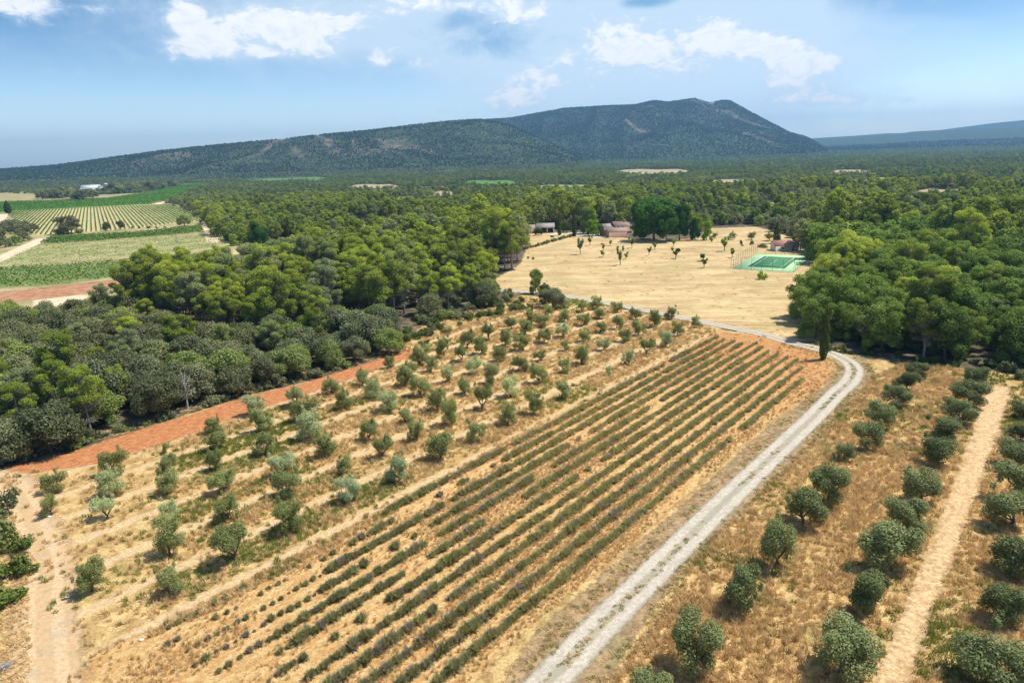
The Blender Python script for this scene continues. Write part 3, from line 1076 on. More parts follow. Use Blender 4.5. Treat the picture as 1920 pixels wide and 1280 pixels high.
def spawn(kind, lod, name, x, y, s, rz, label, cat, group=None, mat=None, z=0.0, part='crown'):
    L = PROTO[(kind, lod)]
    pr_ = L[random.randrange(len(L))]
    tm, cm = pr_[0], pr_[1]
    sc = s if np.ndim(s) else (s, s, s)
    r = empty(name, (x, y, z), rz, sc)
    tag(r, label, cat, group)
    t = link('trunk', tm, r)
    c = link(part, cm, r)
    if len(pr_) > 2:
        link('dead_twigs', pr_[2], r)
    if mat is not None:
        for o_ in (c,):
            o_.material_slots[0].link = 'OBJECT'
            o_.material_slots[0].material = mat
    return r


# ---- geometry-node scatterer (for what is past the count limit or uncountable)
SRC = []


def scatter(name, meshes, P, rz, sc, label, tiltv=None, kind='stuff'):
    """one object: points carrying rotation / scale / variant, instancing the given meshes"""
    n = len(P)
    col = bpy.data.collections.new(name + '_source')
    for i, me in enumerate(meshes):
        col.objects.link(bpy.data.objects.new('%s_source_%02d' % (name, i), me))
    me = bpy.data.meshes.new(name)
    me.vertices.add(n)
    me.vertices.foreach_set('co', np.asarray(P, np.float32).ravel())
    a = me.attributes.new('rot', 'FLOAT_VECTOR', 'POINT')
    rot = np.zeros((n, 3), np.float32)
    rot[:, 2] = rz
    if tiltv is not None:
        rot[:, :2] = tiltv
    a.data.foreach_set('vector', rot.ravel())
    a = me.attributes.new('scl', 'FLOAT_VECTOR', 'POINT')
    sc = np.asarray(sc, np.float32)
    if sc.ndim == 1:
        sc = np.repeat(sc[:, None], 3, 1)
    a.data.foreach_set('vector', np.ascontiguousarray(sc).ravel())
    a = me.attributes.new('idx', 'INT', 'POINT')
    a.data.foreach_set('value', rng.integers(0, len(meshes), n).astype(np.int32))
    o = link(name, me)
    gt = bpy.data.node_groups.new(name, 'GeometryNodeTree')
    gt.interface.new_socket('Geometry', in_out='INPUT', socket_type='NodeSocketGeometry')
    gt.interface.new_socket('Geometry', in_out='OUTPUT', socket_type='NodeSocketGeometry')
    N = gt.nodes
    gi, go = N.new('NodeGroupInput'), N.new('NodeGroupOutput')
    iop = N.new('GeometryNodeInstanceOnPoints')
    ci = N.new('GeometryNodeCollectionInfo')
    ci.inputs['Collection'].default_value = col
    ci.inputs['Separate Children'].default_value = True
    ci.inputs['Reset Children'].default_value = True

    def na(nm, ty):
        q = N.new('GeometryNodeInputNamedAttribute')
        q.data_type = ty
        q.inputs['Name'].default_value = nm
        return q.outputs['Attribute']
    gt.links.new(gi.outputs[0], iop.inputs['Points'])
    gt.links.new(ci.outputs[0], iop.inputs['Instance'])
    iop.inputs['Pick Instance'].default_value = True
    gt.links.new(na('idx', 'INT'), iop.inputs['Instance Index'])
    er = N.new('FunctionNodeEulerToRotation')
    gt.links.new(na('rot', 'FLOAT_VECTOR'), er.inputs[0])
    gt.links.new(er.outputs[0], iop.inputs['Rotation'])
    gt.links.new(na('scl', 'FLOAT_VECTOR'), iop.inputs['Scale'])
    gt.links.new(iop.outputs[0], go.inputs[0])
    md = o.modifiers.new('scatter', 'NODES')
    md.node_group = gt
    tag(o, label, None, None, kind)
    return o


# ------------------------------------------------------------------ woods
def jitter_grid(x0, x1, y0, y1, sp_):
    nx, ny = int((x1 - x0) / sp_) + 1, int((y1 - y0) / sp_) + 1
    A, B = np.meshgrid(np.arange(nx), np.arange(ny), indexing='ij')
    x = x0 + (A + .5 * (B % 2) + rng.uniform(-.38, .38, A.shape)) * sp_
    y = y0 + (B + rng.uniform(-.38, .38, A.shape)) * sp_
    return x.ravel(), y.ravel()


def proj(x, y, z):
    c, s = math.cos(PITCH), math.sin(PITCH)
    dz = z - H
    fw = y * c - dz * s
    up = y * s + dz * c
    X_, Y_ = F * x / fw, F * up / fw
    return 960 + X_ * math.cos(ROLL) + Y_ * math.sin(ROLL), 640 - (Y_ * math.cos(ROLL) - X_ * math.sin(ROLL))


def horizon(px):
    return 295 + math.tan(ROLL) * (px - 960)


def clearing(x0, x1, ytop, yvis, tree=9.0, slant=0):
    """field seen over the tree tops in front of it: reaches nearer than what is seen"""
    xm = (x0 + x1) / 2
    yb = horizon(xm) + (yvis - horizon(xm)) * H / (H - tree)
    w_ = (x1 - x0) / 2
    f = [(-1, .45), (-.75, .12), (-.3, 0), (.2, .1), (.7, .0), (1, .25), (1.06, .7), (.8, 1), (.3, .93), (-.2, 1.04), (-.7, .95), (-1.03, .8)]
    return PX([(xm + w_ * u, ytop + (yb - ytop) * v) for u, v in f])


near_clear = PX([(-900, 1060), (-400, 905), (-60, 893), (0, 868), (83, 856), (240, 806), (460, 735), (560, 714), (640, 694), (755, 660), (740, 632), (780, 606), (860, 588), (920, 573), (940, 545), (925, 525), (975, 496), (985, 470), (970, 445), (985, 428),
                 (1060, 430), (1130, 430), (1200, 436), (1330, 442), (1335, 423), (1420, 423), (1490, 447), (1510, 470), (1545, 520), (1535, 560), (1500, 600), (1500, 636), (1560, 650), (1700, 668), (1850, 682), (2000, 700), (2400, 760), (3000, 1500), (-900, 3000)])
fields = PX([(-700, 380), (0, 362), (150, 367), (260, 362), (300, 355), (345, 345), (395, 342), (380, 352), (305, 382), (345, 390), (378, 412), (400, 445), (440, 462), (480, 458), (548, 448), (620, 440), (600, 458), (550, 490), (500, 528), (430, 540), (330, 552), (250, 570), (200, 586), (130, 606), (70, 616), (0, 606), (-300, 660), (-900, 800)])
cl_list = [clearing(1153, 1290, 317, 321, 6), clearing(1712, 1822, 353, 364, 5), clearing(1413, 1553, 378, 387, 4), clearing(812, 850, 357, 361, 6), clearing(655, 745, 345, 348, 6),
           clearing(455, 610, 331, 337, 4), clearing(1560, 1625, 318, 320, 5), clearing(640, 840, 414, 428, 6),
           clearing(1000, 1120, 346, 349, 5), clearing(1330, 1425, 336, 338, 5), clearing(1600, 1700, 332, 335, 5), clearing(870, 965, 338, 341, 5), clearing(1290, 1345, 381, 385, 4), clearing(720, 790, 368, 372, 5), clearing(1830, 1900, 338, 342, 5)]
hills_clear = []

trees = {'pine': [], 'holm': [], 'oak': []}   # (x,y,z,s)


def in_view(x, y, pad=60, ztop=14):
    px, py = proj(x, y, 0)
    px2, py2 = proj(x, y, ztop)
    return (y > 8) & (px > -pad) & (px < 1920 + pad) & (py2 < 1290)


# zones given where the photograph shows each kind, as ground polygons
Z_HOLM = PX([(-900, 1100), (-60, 900), (240, 806), (460, 738), (755, 662), (745, 632), (700, 618), (600, 630), (500, 640), (400, 640), (330, 620), (240, 600), (130, 600), (0, 600), (-900, 740)])
Z_PINE = PX([(330, 545), (250, 572), (240, 600), (330, 620), (400, 640), (500, 640), (700, 618), (745, 632), (780, 606), (860, 588), (920, 573), (940, 545), (985, 495), (985, 440), (960, 425), (640, 432), (600, 458), (550, 490), (500, 528), (430, 540)])
Z_OAK = PX([(1510, 462), (1545, 520), (1500, 600), (1500, 640), (1560, 652), (1700, 670), (2000, 702), (2600, 780), (2600, 560), (1920, 470), (1700, 440), (1560, 430)])
Z_BELT = PX([(1330, 442), (1335, 423), (1420, 423), (1490, 447), (1510, 462), (1560, 440), (1500, 415), (1340, 402), (1300, 415)])


def add(kind, x, y, s, z=0.0):
    trees[kind].append(np.stack([x, y, np.broadcast_to(z, x.shape), s], 1))


# near and mid woods, r < 620
x, y = jitter_grid(-620, 640, 40, 620, 4.6)
ok = in_view(x, y) & ~inside(near_clear, x, y) & ~inside(fields, x, y)
for c_ in cl_list:
    ok &= ~inside(c_, x, y)
x, y = x[ok], y[ok]
r = np.hypot(x, y)
hz, pz, oz, bz = inside(Z_HOLM, x, y), inside(Z_PINE, x, y), inside(Z_OAK, x, y), inside(Z_BELT, x, y)
u = rng.random(len(x))
nz = fnoise(x + 300, y + 200, 60)
kind = np.full(len(x), 'pine', dtype=object)
kind[nz + (u - .5) * .45 < .52] = 'holm'
kind[(nz > .58) & (u < .35)] = 'oak'
kind[hz] = np.where(u[hz] < .10, 'pine', 'holm')
kind[pz] = np.where(u[pz] < .76, 'pine', 'holm')
kind[oz] = np.where(u[oz] < .86, 'oak', np.where(u[oz] < .93, 'pine', 'holm'))
kind[bz] = np.where(u[bz] < .85, 'holm', 'oak')
# thin out: each kind has its own spacing
th_ = {'pine': .68, 'holm': .72, 'oak': .85}
u2 = rng.random(len(x))
thin = np.array([th_[k] for k in kind])
thin = np.where(hz, 1.0, thin)
thin = np.where(pz, .60, thin)
thin = np.where(oz, .92, thin)
kp = u2 < thin
x, y, kind, hz, pz, oz = x[kp], y[kp], kind[kp], hz[kp], pz[kp], oz[kp]
s = rng.uniform(.68, 1.15, len(x)) * (.8 + .4 * fnoise(x + 77, y + 11, 22.0))
s = np.where(hz & (kind == 'pine'), s * .72, s)
s = np.where(hz & (kind == 'holm'), s * 1.08, s)
s = np.where(pz, s * 1.0, s)
s = np.where(oz & (kind == 'oak'), s * 1.05, s)
s = np.where(~(hz | pz | oz) & (kind == 'pine'), s * .78, s)
s = np.where(~(hz | pz | oz) & (kind != 'pine'), s * .85, s)
NEAR = {}
for k in ('pine', 'holm', 'oak'):
    q = kind == k
    NEAR[k] = [x[q], y[q], s[q]]

# the big pines behind the farm and at the right wood's back
def bigpines(lst):
    xs, ys, ss = [], [], []
    for (px, base, top) in lst:
        X_, Y_ = at(px, base)
        d_ = math.hypot(X_, Y_)
        hgt = (base - top) / F * math.hypot(Y_, H) * 1.02
        xs.append(X_)
        ys.append(Y_)
        ss.append(hgt / 12.6)
    return xs, ys, ss


bp = bigpines([(1000, 428, 372), (1020, 426, 362), (1048, 428, 358), (1075, 424, 360), (1100, 428, 366), (1125, 424, 362), (1155, 426, 358), (1175, 424, 370), (1140, 430, 376), (985, 432, 385), (940, 440, 385), (900, 440, 372), (1010, 432, 384), (1088, 430, 376),
               (1580, 452, 362), (1560, 455, 368), (1632, 450, 358), (1650, 452, 368), (1520, 450, 388), (1500, 452, 392), (1800, 480, 372), (1770, 476, 378), (1840, 480, 380), (1890, 485, 372), (1500, 470, 410), (1860, 500, 395),
               (512, 620, 478), (400, 600, 500), (440, 610, 520), (350, 590, 480), (370, 610, 500), (300, 600, 520), (330, 600, 495), (465, 600, 505), (530, 640, 508), (490, 600, 500), (345, 690, 575), (250, 660, 575), (232, 720, 640), (65, 740, 690), (600, 640, 540), (960, 505, 400), (930, 500, 395), (970, 490, 405)])
NEAR['pine'][0] = np.concatenate([bp[0], NEAR['pine'][0]])
NEAR['pine'][1] = np.concatenate([bp[1], NEAR['pine'][1]])
NEAR['pine'][2] = np.concatenate([bp[2], NEAR['pine'][2]])

LAB = {
    'pine': ('pine_tree', 'pine'),
    'holm': ('holm_oak', 'oak tree'),
    'oak': ('oak_tree', 'oak tree'),
}


def wood_label(k, x_, y_):
    if inside(Z_HOLM, np.array([x_]), np.array([y_]))[0]:
        return {'pine': ('yellow-green pine rising among the dark oaks left of the red earth strip', 'pines among the left oak wood'),
                'holm': ('dense dark holm oak in the wood along the red earth strip', 'holm oaks of the left wood'),
                'oak': ('oak in the wood along the red earth strip', 'oaks of the left wood')}[k]
    if inside(Z_PINE, np.array([x_]), np.array([y_]))[0]:
        return {'pine': ('tall yellow-green pine with bare grey trunk in the central pine stand', 'pines of the central stand'),
                'holm': ('low dark oak under the central pine stand', 'oaks under the central pines'),
                'oak': ('oak under the central pine stand', 'oaks under the central pines')}[k]
    if inside(Z_OAK, np.array([x_]), np.array([y_]))[0]:
        return {'pine': ('pine standing among the bright oaks of the right wood', 'pines in the right wood'),
                'holm': ('dark holm oak among the bright oaks of the right wood', 'holm oaks in the right wood'),
                'oak': ('bright green leafy oak in the wood right of the tennis court', 'oaks of the right wood')}[k]
    if inside(Z_BELT, np.array([x_]), np.array([y_]))[0]:
        return ('dark rounded oak in the belt behind the tennis court', 'oaks behind the tennis court')
    if x_ < -40 and y_ < 420:
        return {'pine': ('pine in the wood beside the vineyards', 'pines beside the vineyards'),
                'holm': ('dark oak in the wood beside the vineyards', 'holm oaks beside the vineyards'),
                'oak': ('leafy green oak in the wood beside the vineyards', 'leafy oaks beside the vineyards')}[k]
    return {'pine': ('pine in the woods behind the farm and meadow', 'pines behind the farm'),
            'holm': ('dark holm oak in the woods behind the farm and meadow', 'holm oaks behind the farm'),
            'oak': ('leafy green oak in the woods behind the farm and meadow', 'leafy oaks behind the farm')}[k]


WOOD = []
for k in ('pine', 'holm', 'oak'):
    x, y, s = NEAR[k]
    r = np.hypot(x, y) / s
    px_, py_ = proj(x, y, 4.0)
    vis = (px_ > -20) & (px_ < 1940) & (py_ < 1290)
    order = np.argsort(np.where(vis, r, r + 5000))
    ind = order[:290]
    rest = order[290:]
    for i in ind:
        d = math.hypot(x[i], y[i])
        lod = 0 if d < 230 else 1
        la, gr = wood_label(k, x[i], y[i])
        ss = s[i] * (1 + random.uniform(-.08, .08))
        o = spawn(k, lod, LAB[k][0], x[i], y[i], (s[i], s[i], ss), random.random() * 6.28, la, LAB[k][1], gr)
        WOOD.append((gr, x[i], y[i], o))
    nm = {'pine': 'pine_wood', 'holm': 'holm_oak_wood', 'oak': 'leafy_oak_wood'}[k]
    dd = np.hypot(x[rest], y[rest])
    scatter(nm, PROTO[(k, 'inst', 1)], np.stack([x[rest], y[rest], np.zeros(len(rest))], 1), rng.random(len(rest)) * 6.28, s[rest],
            {'pine': 'pines of the woods beyond the farm', 'holm': 'dark holm oaks of the woods beyond', 'oak': 'leafy oaks of the woods beyond'}[k])

# trees one can point at along the front edges of the woods get labels of their own
_on = 'first second third fourth fifth sixth seventh eighth ninth tenth eleventh twelfth thirteenth fourteenth fifteenth sixteenth seventeenth eighteenth nineteenth'.split()
_tn = 'twent thirt fort fift sixt sevent eight ninet'.split()


def ordinal(n):
    if n < 20:
        return _on[n - 1]
    t, o_ = divmod(n, 10)
    return _tn[t - 2] + 'ieth' if o_ == 0 else _tn[t - 2] + 'y-' + _on[o_ - 1]


for gr, line, what, edge in (('holm oaks of the left wood', [(0, 868), (240, 806), (460, 735), (640, 694), (750, 655)], 'dark oak', 'the red earth strip'),
                             ('oaks of the right wood', [(1500, 600), (1500, 636), (1560, 650), (1700, 668), (1850, 682), (2000, 700)], 'bright oak', "the right wood's front edge"),
                             ('pines of the central stand', [(745, 632), (780, 606), (860, 588), (920, 573), (940, 545), (985, 495)], 'pine', "the pine stand's near edge"),
                             ('oaks under the central pines', [(745, 632), (780, 606), (860, 588), (920, 573), (940, 545), (985, 495)], 'low oak', "the pine stand's near edge"),
                             ('pines in the right wood', [(1500, 600), (1500, 636), (1560, 650), (1700, 668), (1850, 682), (2000, 700)], 'pine', "the right wood's front edge"),
                             ('holm oaks in the right wood', [(1500, 600), (1500, 636), (1560, 650), (1700, 668), (1850, 682), (2000, 700)], 'holm oak', "the right wood's front edge"),
                             ('pines among the left oak wood', [(0, 868), (240, 806), (460, 735), (640, 694), (750, 655)], 'yellow-green pine', 'the red earth strip')):
    L_ = PX(line)
    got = {}
    for g_, x_, y_, o in WOOD:
        if g_ == gr:
            d_ = min(float(edge_dist([L_[q], L_[q + 1]], np.array([x_]), np.array([y_]))[0]) for q in range(len(L_) - 1))
            got.setdefault(int(d_ / 9.0), []).append((proj(x_, y_, 0.0)[0], o))
    for tier, lst in got.items():
        for q, (px_, o) in enumerate(sorted(lst, key=lambda t_: t_[0])):
            o['label'] = '%s %s from the left in the %s rank behind %s' % (ordinal(q + 1), what, ordinal(tier + 1), edge)

# far woods of the plain and the scrub on the hills
def far_points(r0, r1, sp_, amax=41):
    out = []
    x, y = jitter_grid(-r1 * .75, r1 * .75, 0, r1, sp_)
    r = np.hypot(x, y)
    a = np.degrees(np.abs(np.arctan2(x, y)))
    q = (r > r0) & (r < r1) & (a < amax)
    return x[q], y[q]


parts = [far_points(620, 1250, 7.5), far_points(1250, 2300, 10.5), far_points(2300, 4700, 15.5)]
hx, hy = far_points(1850, 4500, 10.0)
hzz = height(hx, hy)
sl = hzz - height(hx * .99, hy * .99)
q = (hzz > 14) & (sl > -2) & (np.arctan2(hx, hy) < AZ(1700))
parts.append((hx[q], hy[q]))
fx = np.concatenate([p_[0] for p_ in parts])
fy = np.concatenate([p_[1] for p_ in parts])
ok = ~inside(fields, fx, fy)
hh_ = height(fx, fy)
for c_ in cl_list:
    ok &= ~(inside(c_, fx, fy) & (hh_ < 3))
fx, fy = fx[ok], fy[ok]
fz = height(fx, fy)
fr = np.hypot(fx, fy)
u = rng.random(len(fx))
q = fz > -12
fx, fy, fz, fr, u = fx[q], fy[q], fz[q], fr[q], u[q]
onhill = fz > 12
# rocky openings on the mountain
keep = ~(onhill & (u < .10 + .35 * (fnoise(fx, fy, 120) > .56) + .75 * rockiness(fx, fy, fz))) & ~(~onhill & (fnoise(fx + 700, fy + 20, 55) > .70))
fx, fy, fz, fr, onhill = fx[keep], fy[keep], fz[keep], fr[keep], onhill[keep]
u = rng.random(len(fx))
nz = fnoise(fx + 40, fy, 130)
k_p = np.where(onhill, u < .30, nz + (u - .5) * .6 > .50)
k_o = (~k_p) & (u > .72) & ~onhill
fs = rng.uniform(.45, 1.1, len(fx)) * (.75 + .5 * fnoise(fx, fy, 70.0)) * np.where(onhill, .50, .8) * (1 + np.clip((fr - 1200) / 2600, 0, 1.1))
fs = np.where(onhill & k_p, fs * 1.25, fs)
for nm, q, pk, lab in (('far_pine_wood', k_p & ~onhill, 'pine', 'distant pine woods of the plain'), ('hill_scrub', onhill, 'scrub', 'dark scrub and small trees covering the hills'), ('far_oak_wood', ~k_p & ~k_o & ~onhill, 'holm', 'distant dark oak woods of the plain'), ('far_leafy_wood', k_o, 'oak', 'distant green leafy woods')):
    n = q.sum()
    sc = fs[q] * (.66 if pk == 'pine' else .95)
    P = np.stack([fx[q], fy[q], fz[q] - (np.where(onhill[q], .3, .8) * sc)], 1)
    scv = np.stack([sc * (1.35 if pk == 'pine' else 1.05), sc * (1.35 if pk == 'pine' else 1.05), sc], 1)
    scatter(nm, PROTO['scrub'] if pk == 'scrub' else PROTO[(pk, 'inst', 2)], P, rng.random(n) * 6.28, scv, lab)
print('far trees', len(fx))

# ------------------------------------------------------------------ sizes measured on the photograph
def measure(px, py, wpx, hpx):
    X_, Y_ = at(px, py)
    depth = Y_ * math.cos(PITCH) + H * math.sin(PITCH)
    mpp = depth / F
    a_ = math.atan2(H, math.hypot(X_, Y_))
    W_ = wpx * mpp
    H_ = max((hpx - .45 * wpx * math.sin(a_)) * mpp / math.cos(a_), W_ * .45)
    return X_, Y_, W_, H_


ORD = ['nearest'] + [ordinal(i) for i in range(2, 100)]

# ------------------------------------------------------------------ left olive grove
OL = """103,921,38,38;96,965,32,40;211,928,52,56;202,971,43,46;216,888,45,48;312,849,16,20;318,880,37,36;313,926,46,48;318,973,38,42;320,1041,52,75;172,1108,55,63;317,1115,50,60;405,812,36,30;408,843,42,40;405,880,36,42;420,925,50,50;428,975,50,52;438,1050,68,80;478,778,42,34;491,808,42,45;500,852,42,50;528,893,48,48;541,930,54,46;547,993,58,65;555,760,40,40;571,790,46,45;582,823,50,60;610,855,46,50;622,740,36,35;646,767,34,40;681,723,28,34;701,747,33,40;732,770,42,44;733,690,24,25;760,723,40,45;788,742,38,42;760,793,30,32;692,825,36,44;718,857,38,42;643,888,30,35;660,940,46,52;750,900,46,54;782,827,36,46;826,860,52,55;892,827,36,42;820,770,36,45;846,798,36,55;905,768,34,50;952,798,38,45;1002,777,36,45;957,743,34,40;872,740,30,33;842,717,26,36;808,697,28,30;787,685,38,42;888,702,30,35;923,720,32,40;973,698,33,34;1010,718,33,40;1055,747,30,36;833,670,29,42;865,677,28,32;877,653,28,37;903,663,30,36;938,678,32,28;980,657,32,33;947,650,30,34;917,637,28,30;958,617,24,25;985,627,30,27;1020,643,32,30;1013,677,24,22;1057,698,28,30;1058,657,20,22;1090,683,37,37;1055,632,32,30;1058,603,24,25;1097,640,26,22;1095,610,26,25;1132,657,25,25;1127,623,24,22;1123,597,24,20;1118,580,24,25;1092,585,22,18;1018,613,26,20;997,607,26,25;1028,592,22,18;1060,577,22,20;1140,703,15,20;1178,683,26,28;1157,617,22,28;1157,585,20,20;1170,640,28,24;1197,628,30,28;1192,598,24,20;1212,663,30,30;1227,613,28,32;1247,650,25,32;1260,598,26,25;1270,630,24,27;1305,613,20,22"""
OL = [tuple(map(float, q.split(','))) for q in OL.split(';')]
rows = {}
for (px, py, wp, hp) in OL:
    k_ = -cs(*at(px, py))[0]
    r_ = int(np.searchsorted([58, 65, 71.3, 76.5, 81.5], k_))
    rows.setdefault(r_, []).append((px, py, wp, hp))
RN = ['first row beside the lavender field', 'second row from the lavender field', 'third row from the lavender field', 'fourth row from the lavender field', 'fifth row from the lavender field', 'outermost row towards the red earth strip']


def olive(kind, px, py, wp, hp, label, group):
    X_, Y_, W_, H_ = measure(px, py, wp, hp)
    sx = W_ / 2.2
    sz = H_ / 2.5
    sz = min(max(sz, sx * .75), sx * 1.5)
    k = (sx * .95, sx * 1.05, sz)
    spawn(kind, 0, 'olive_tree', X_, Y_, k, random.random() * 6.28, label, 'olive tree', group)
    return X_, Y_, W_


OLIVE_AT = []
for r_, lst in sorted(rows.items()):
    lst.sort(key=lambda q: -q[1])
    for i, (px, py, wp, hp) in enumerate(lst):
        la = '%s olive tree from the camera, %s' % (ORD[i], RN[r_])
        OLIVE_AT.append(olive('olive', px, py, wp, hp, la, 'young olive trees of the left grove'))

# ------------------------------------------------------------------ right olive grove
RA = [(1215, 1352, 90, 105), (1300, 1252, 92, 115), (1397, 1143, 74, 92), (1457, 1063, 68, 97), (1507, 983, 76, 75), (1553, 937, 68, 82), (1582, 865, 36, 38), (1625, 840, 54, 60), (1652, 803, 52, 56), (1678, 760, 47, 40), (1700, 730, 41, 36), (1717, 707, 36, 28)]
RB = [(1575, 1262, 116, 115), (1622, 1147, 78, 90), (1670, 1068, 105, 88), (1695, 992, 68, 68), (1725, 940, 74, 78), (1757, 870, 62, 52), (1768, 833, 62, 50), (1797, 793, 54, 46), (1815, 757, 57, 40), (1828, 727, 46, 38)]
RC = [(1860, 1290, 128, 112), (1873, 1165, 82, 83), (1890, 1075, 88, 85), (1893, 988, 82, 62), (1912, 937, 85, 60), (1908, 873, 60, 45), (1913, 827, 44, 35), (1920, 783, 40, 28)]
for lst, nm in ((RA, 'row beside the gravel track'), (RB, 'row left of the bare clay strip'), (RC, 'row right of the clay strip')):
    for i, (px, py, wp, hp) in enumerate(lst):
        OLIVE_AT.append(olive('olive_dark', px, py, wp * 1.0, hp, '%s dark olive tree from the camera, %s' % (ORD[i], nm), 'mature olive trees right of the track'))

# ------------------------------------------------------------------ cypresses
rs = np.random.default_rng(33)


def cypress_mesh(seed, n=5200, size=.16):
    rs = np.random.default_rng(seed)
    z = rs.random(n) ** .85
    prof = np.where(z < .15, .55 + z / .15 * .4, np.where(z < .38, .95 + (z - .15) * .2, np.clip(1 - ((z - .38) / .62) ** 1.7, 0.03, 1)))
    a = rs.random(n) * 6.28
    rad_ = .5 * prof * (1 - .28 * rs.random(n) ** 2) * (1 + .10 * np.sin(a * 5 + z * 21) + .06 * np.sin(a * 11 - z * 40))
    P = np.stack([np.cos(a) * rad_, np.sin(a) * rad_, z * 5 + .05], 1)
    N = np.stack([np.cos(a), np.sin(a), np.full(n, .35)], 1) + rs.normal(size=(n, 3)) * .35
    # sprays stand upright
    N /= np.linalg.norm(N, axis=1)[:, None]
    up = np.array([0, 0, 1.0])
    T = up - N * (N @ up)[:, None]
    T /= np.linalg.norm(T, axis=1)[:, None]
    B = np.cross(N, T)
    s = (size * rs.uniform(.6, 1.3, n))[:, None] / 2
    V = np.stack([P - T * s * 1.2, P - B * s * .6, P + T * s * 1.5, P + B * s * .6], 1).reshape(-1, 3)
    tint = np.clip(rs.random(n) * .6 + .4 * (np.sin(a * 5 + z * 21) * .5 + .5), 0, 1)
    cm = make_mesh('cypress_crown', V, np.arange(4 * n).reshape(n, 4), M['cypress'], {'tint': np.repeat(tint, 4)})
    mb = MB()
    mb.tube([(0, 0, -.05), (0, 0, .3), (0, 0, 4.2)], [.07, .06, .02], 6)
    return mb.mesh('cypress_trunk', M['bark']), cm


PROTO[('cypress', 0)] = [cypress_mesh(1, 6500, .13)]
PROTO[('cypress', 1)] = [cypress_mesh(2, 1500, .26)]
CY = [(1543, 674, 16, 96, 0, 'tall slender dark cypress standing alone at the bend of the gravel track'),
      (1049, 441, 8, 42, 1, 'slender cypress beside the open barn of the farm'), (1077, 443, 9, 50, 1, 'taller slender cypress between the barn and the bright tree'),
      (1456, 456, 13, 38, 1, 'dark broad cypress behind the red-roofed pool house'), (16, 400, 12, 23, 1, 'small dark cypress at the corner of the striped vineyard')]
for px, py, wp, hp, lod, la in CY:
    X_, Y_, W_, H_ = measure(px, py, wp, hp)
    spawn('cypress', lod, 'cypress', X_, Y_, (W_, W_, H_ / 5.0), rs.random() * 6, la, 'cypress')

# ------------------------------------------------------------------ single trees and bushes of farm, meadow and fields


def put(kind, lod, name, px, py, wp, hp, label, cat, group=None, mat=None, uw=None, uh=None):
    X_, Y_, W_, H_ = measure(px, py, wp, hp)
    spawn(kind, lod, name, X_, Y_, (W_ / uw, W_ / uw, H_ / uh), random.random() * 6.28, label, cat, group, mat)
    return X_, Y_


OK_ = dict(uw=8.4, uh=9.4)
HO = dict(uw=7.2, uh=5.9)
PL = dict(uw=16.0, uh=14.5)
SH = dict(uw=1.75, uh=1.25)
OV = dict(uw=2.45, uh=2.75)
put('plane', 0, 'plane_tree', 1226, 450, 92, 84, 'very large dark green plane tree hiding the right half of the farmhouse', 'tree', **PL)
put('plane', 0, 'plane_tree', 1199, 452, 34, 40, 'smaller dark plane tree in front of the farmhouse right end', 'tree', **PL)
put('plane', 0, 'plane_tree', 1250, 453, 50, 62, 'dark plane tree between the two biggest ones at the farm', 'tree', **PL)
put('plane', 0, 'plane_tree', 1274, 450, 52, 70, 'dark green plane tree right of the largest one at the farm', 'tree', **PL)
put('plane', 0, 'plane_tree', 1200, 438, 50, 66, 'dark green plane tree rising behind the farmhouse roof', 'tree', **PL)
put('oak', 0, 'leafy_tree', 1303, 450, 26, 44, 'leafy dark tree second from the right end of the farm trees', 'tree', mat=M['plane'], **OK_)
put('oak', 0, 'leafy_tree', 1325, 450, 24, 38, 'bright green tree at the right end of the farm trees', 'tree', mat=M['bright'], **OK_)
put('oak', 0, 'leafy_tree', 1104, 438, 42, 54, 'large bright green tree in front of the farm pines', 'tree', mat=M['oak'], **OK_)
put('oak', 0, 'leafy_tree', 1112, 442, 32, 33, 'lime green round tree at the foot of the larger bright tree', 'tree', mat=M['bright'], **OK_)
put('holm', 0, 'round_conifer', 1063, 436, 21, 22, 'dark domed conifer between the two farm cypresses', 'conifer', mat=M['cypress'], **HO)
put('holm', 0, 'round_bush', 1009, 441, 18, 16, 'dark round bush in front of the barn', 'bush', mat=M['cypress'], **HO)
put('shrub', 0, 'low_bush', 1034, 445, 9, 5, 'low bush on the lawn beside the barn drive', 'bush', **SH)
put('oak', 0, 'leafy_tree', 487, 462, 48, 50, 'dark green oak standing in the tan field beyond the pine stand', 'tree', mat=M['plane'], **OK_)
put('oak', 0, 'field_oak', 129, 438, 60, 36, 'wide dark spreading oak at the lower edge of the striped vineyard', 'tree', mat=M['holm'], **OK_)
put('holm', 0, 'field_tree', 202, 433, 19, 18, 'small dark tree right of the spreading vineyard oak', 'tree', **HO)
put('holm', 0, 'field_tree', 227, 430, 17, 19, 'small rounder tree beside the small dark vineyard tree', 'tree', **HO)
put('holm', 0, 'field_tree', 346, 424, 27, 25, 'dark round tree at the right corner of the striped vineyard', 'tree', **HO)
put('oak', 0, 'young_oak', 1005, 550, 30, 50, 'slender young oak at the left end of the meadow road', 'tree', **OK_)
put('holm', 0, 'dark_oak', 1038, 577, 54, 46, 'dark rounded oak where the olive grove meets the meadow road', 'tree', **HO)
put('oak', 0, 'dark_oak', 1022, 570, 30, 44, 'mid green oak between the young oak and the dark rounded one', 'tree', mat=M['holm'], **OK_)
put('oak', 0, 'young_oak', 930, 552, 24, 28, 'small bushy oak at the foot of the pine stand', 'tree', mat=M['shrub'], **OK_)
put('shrub', 0, 'round_bush', 953, 549, 16, 14, 'round bush by the left end of the meadow road', 'bush', **SH)
put('shrub', 0, 'round_bush', 1429, 524, 19, 21, 'yellow-green round bush on the bank below the tennis court', 'bush', mat=M['bright'], **SH)
put('shrub', 0, 'clipped_hedge', 1431, 464, 20, 9, 'low dark hedge left of the pool house', 'hedge', **SH)
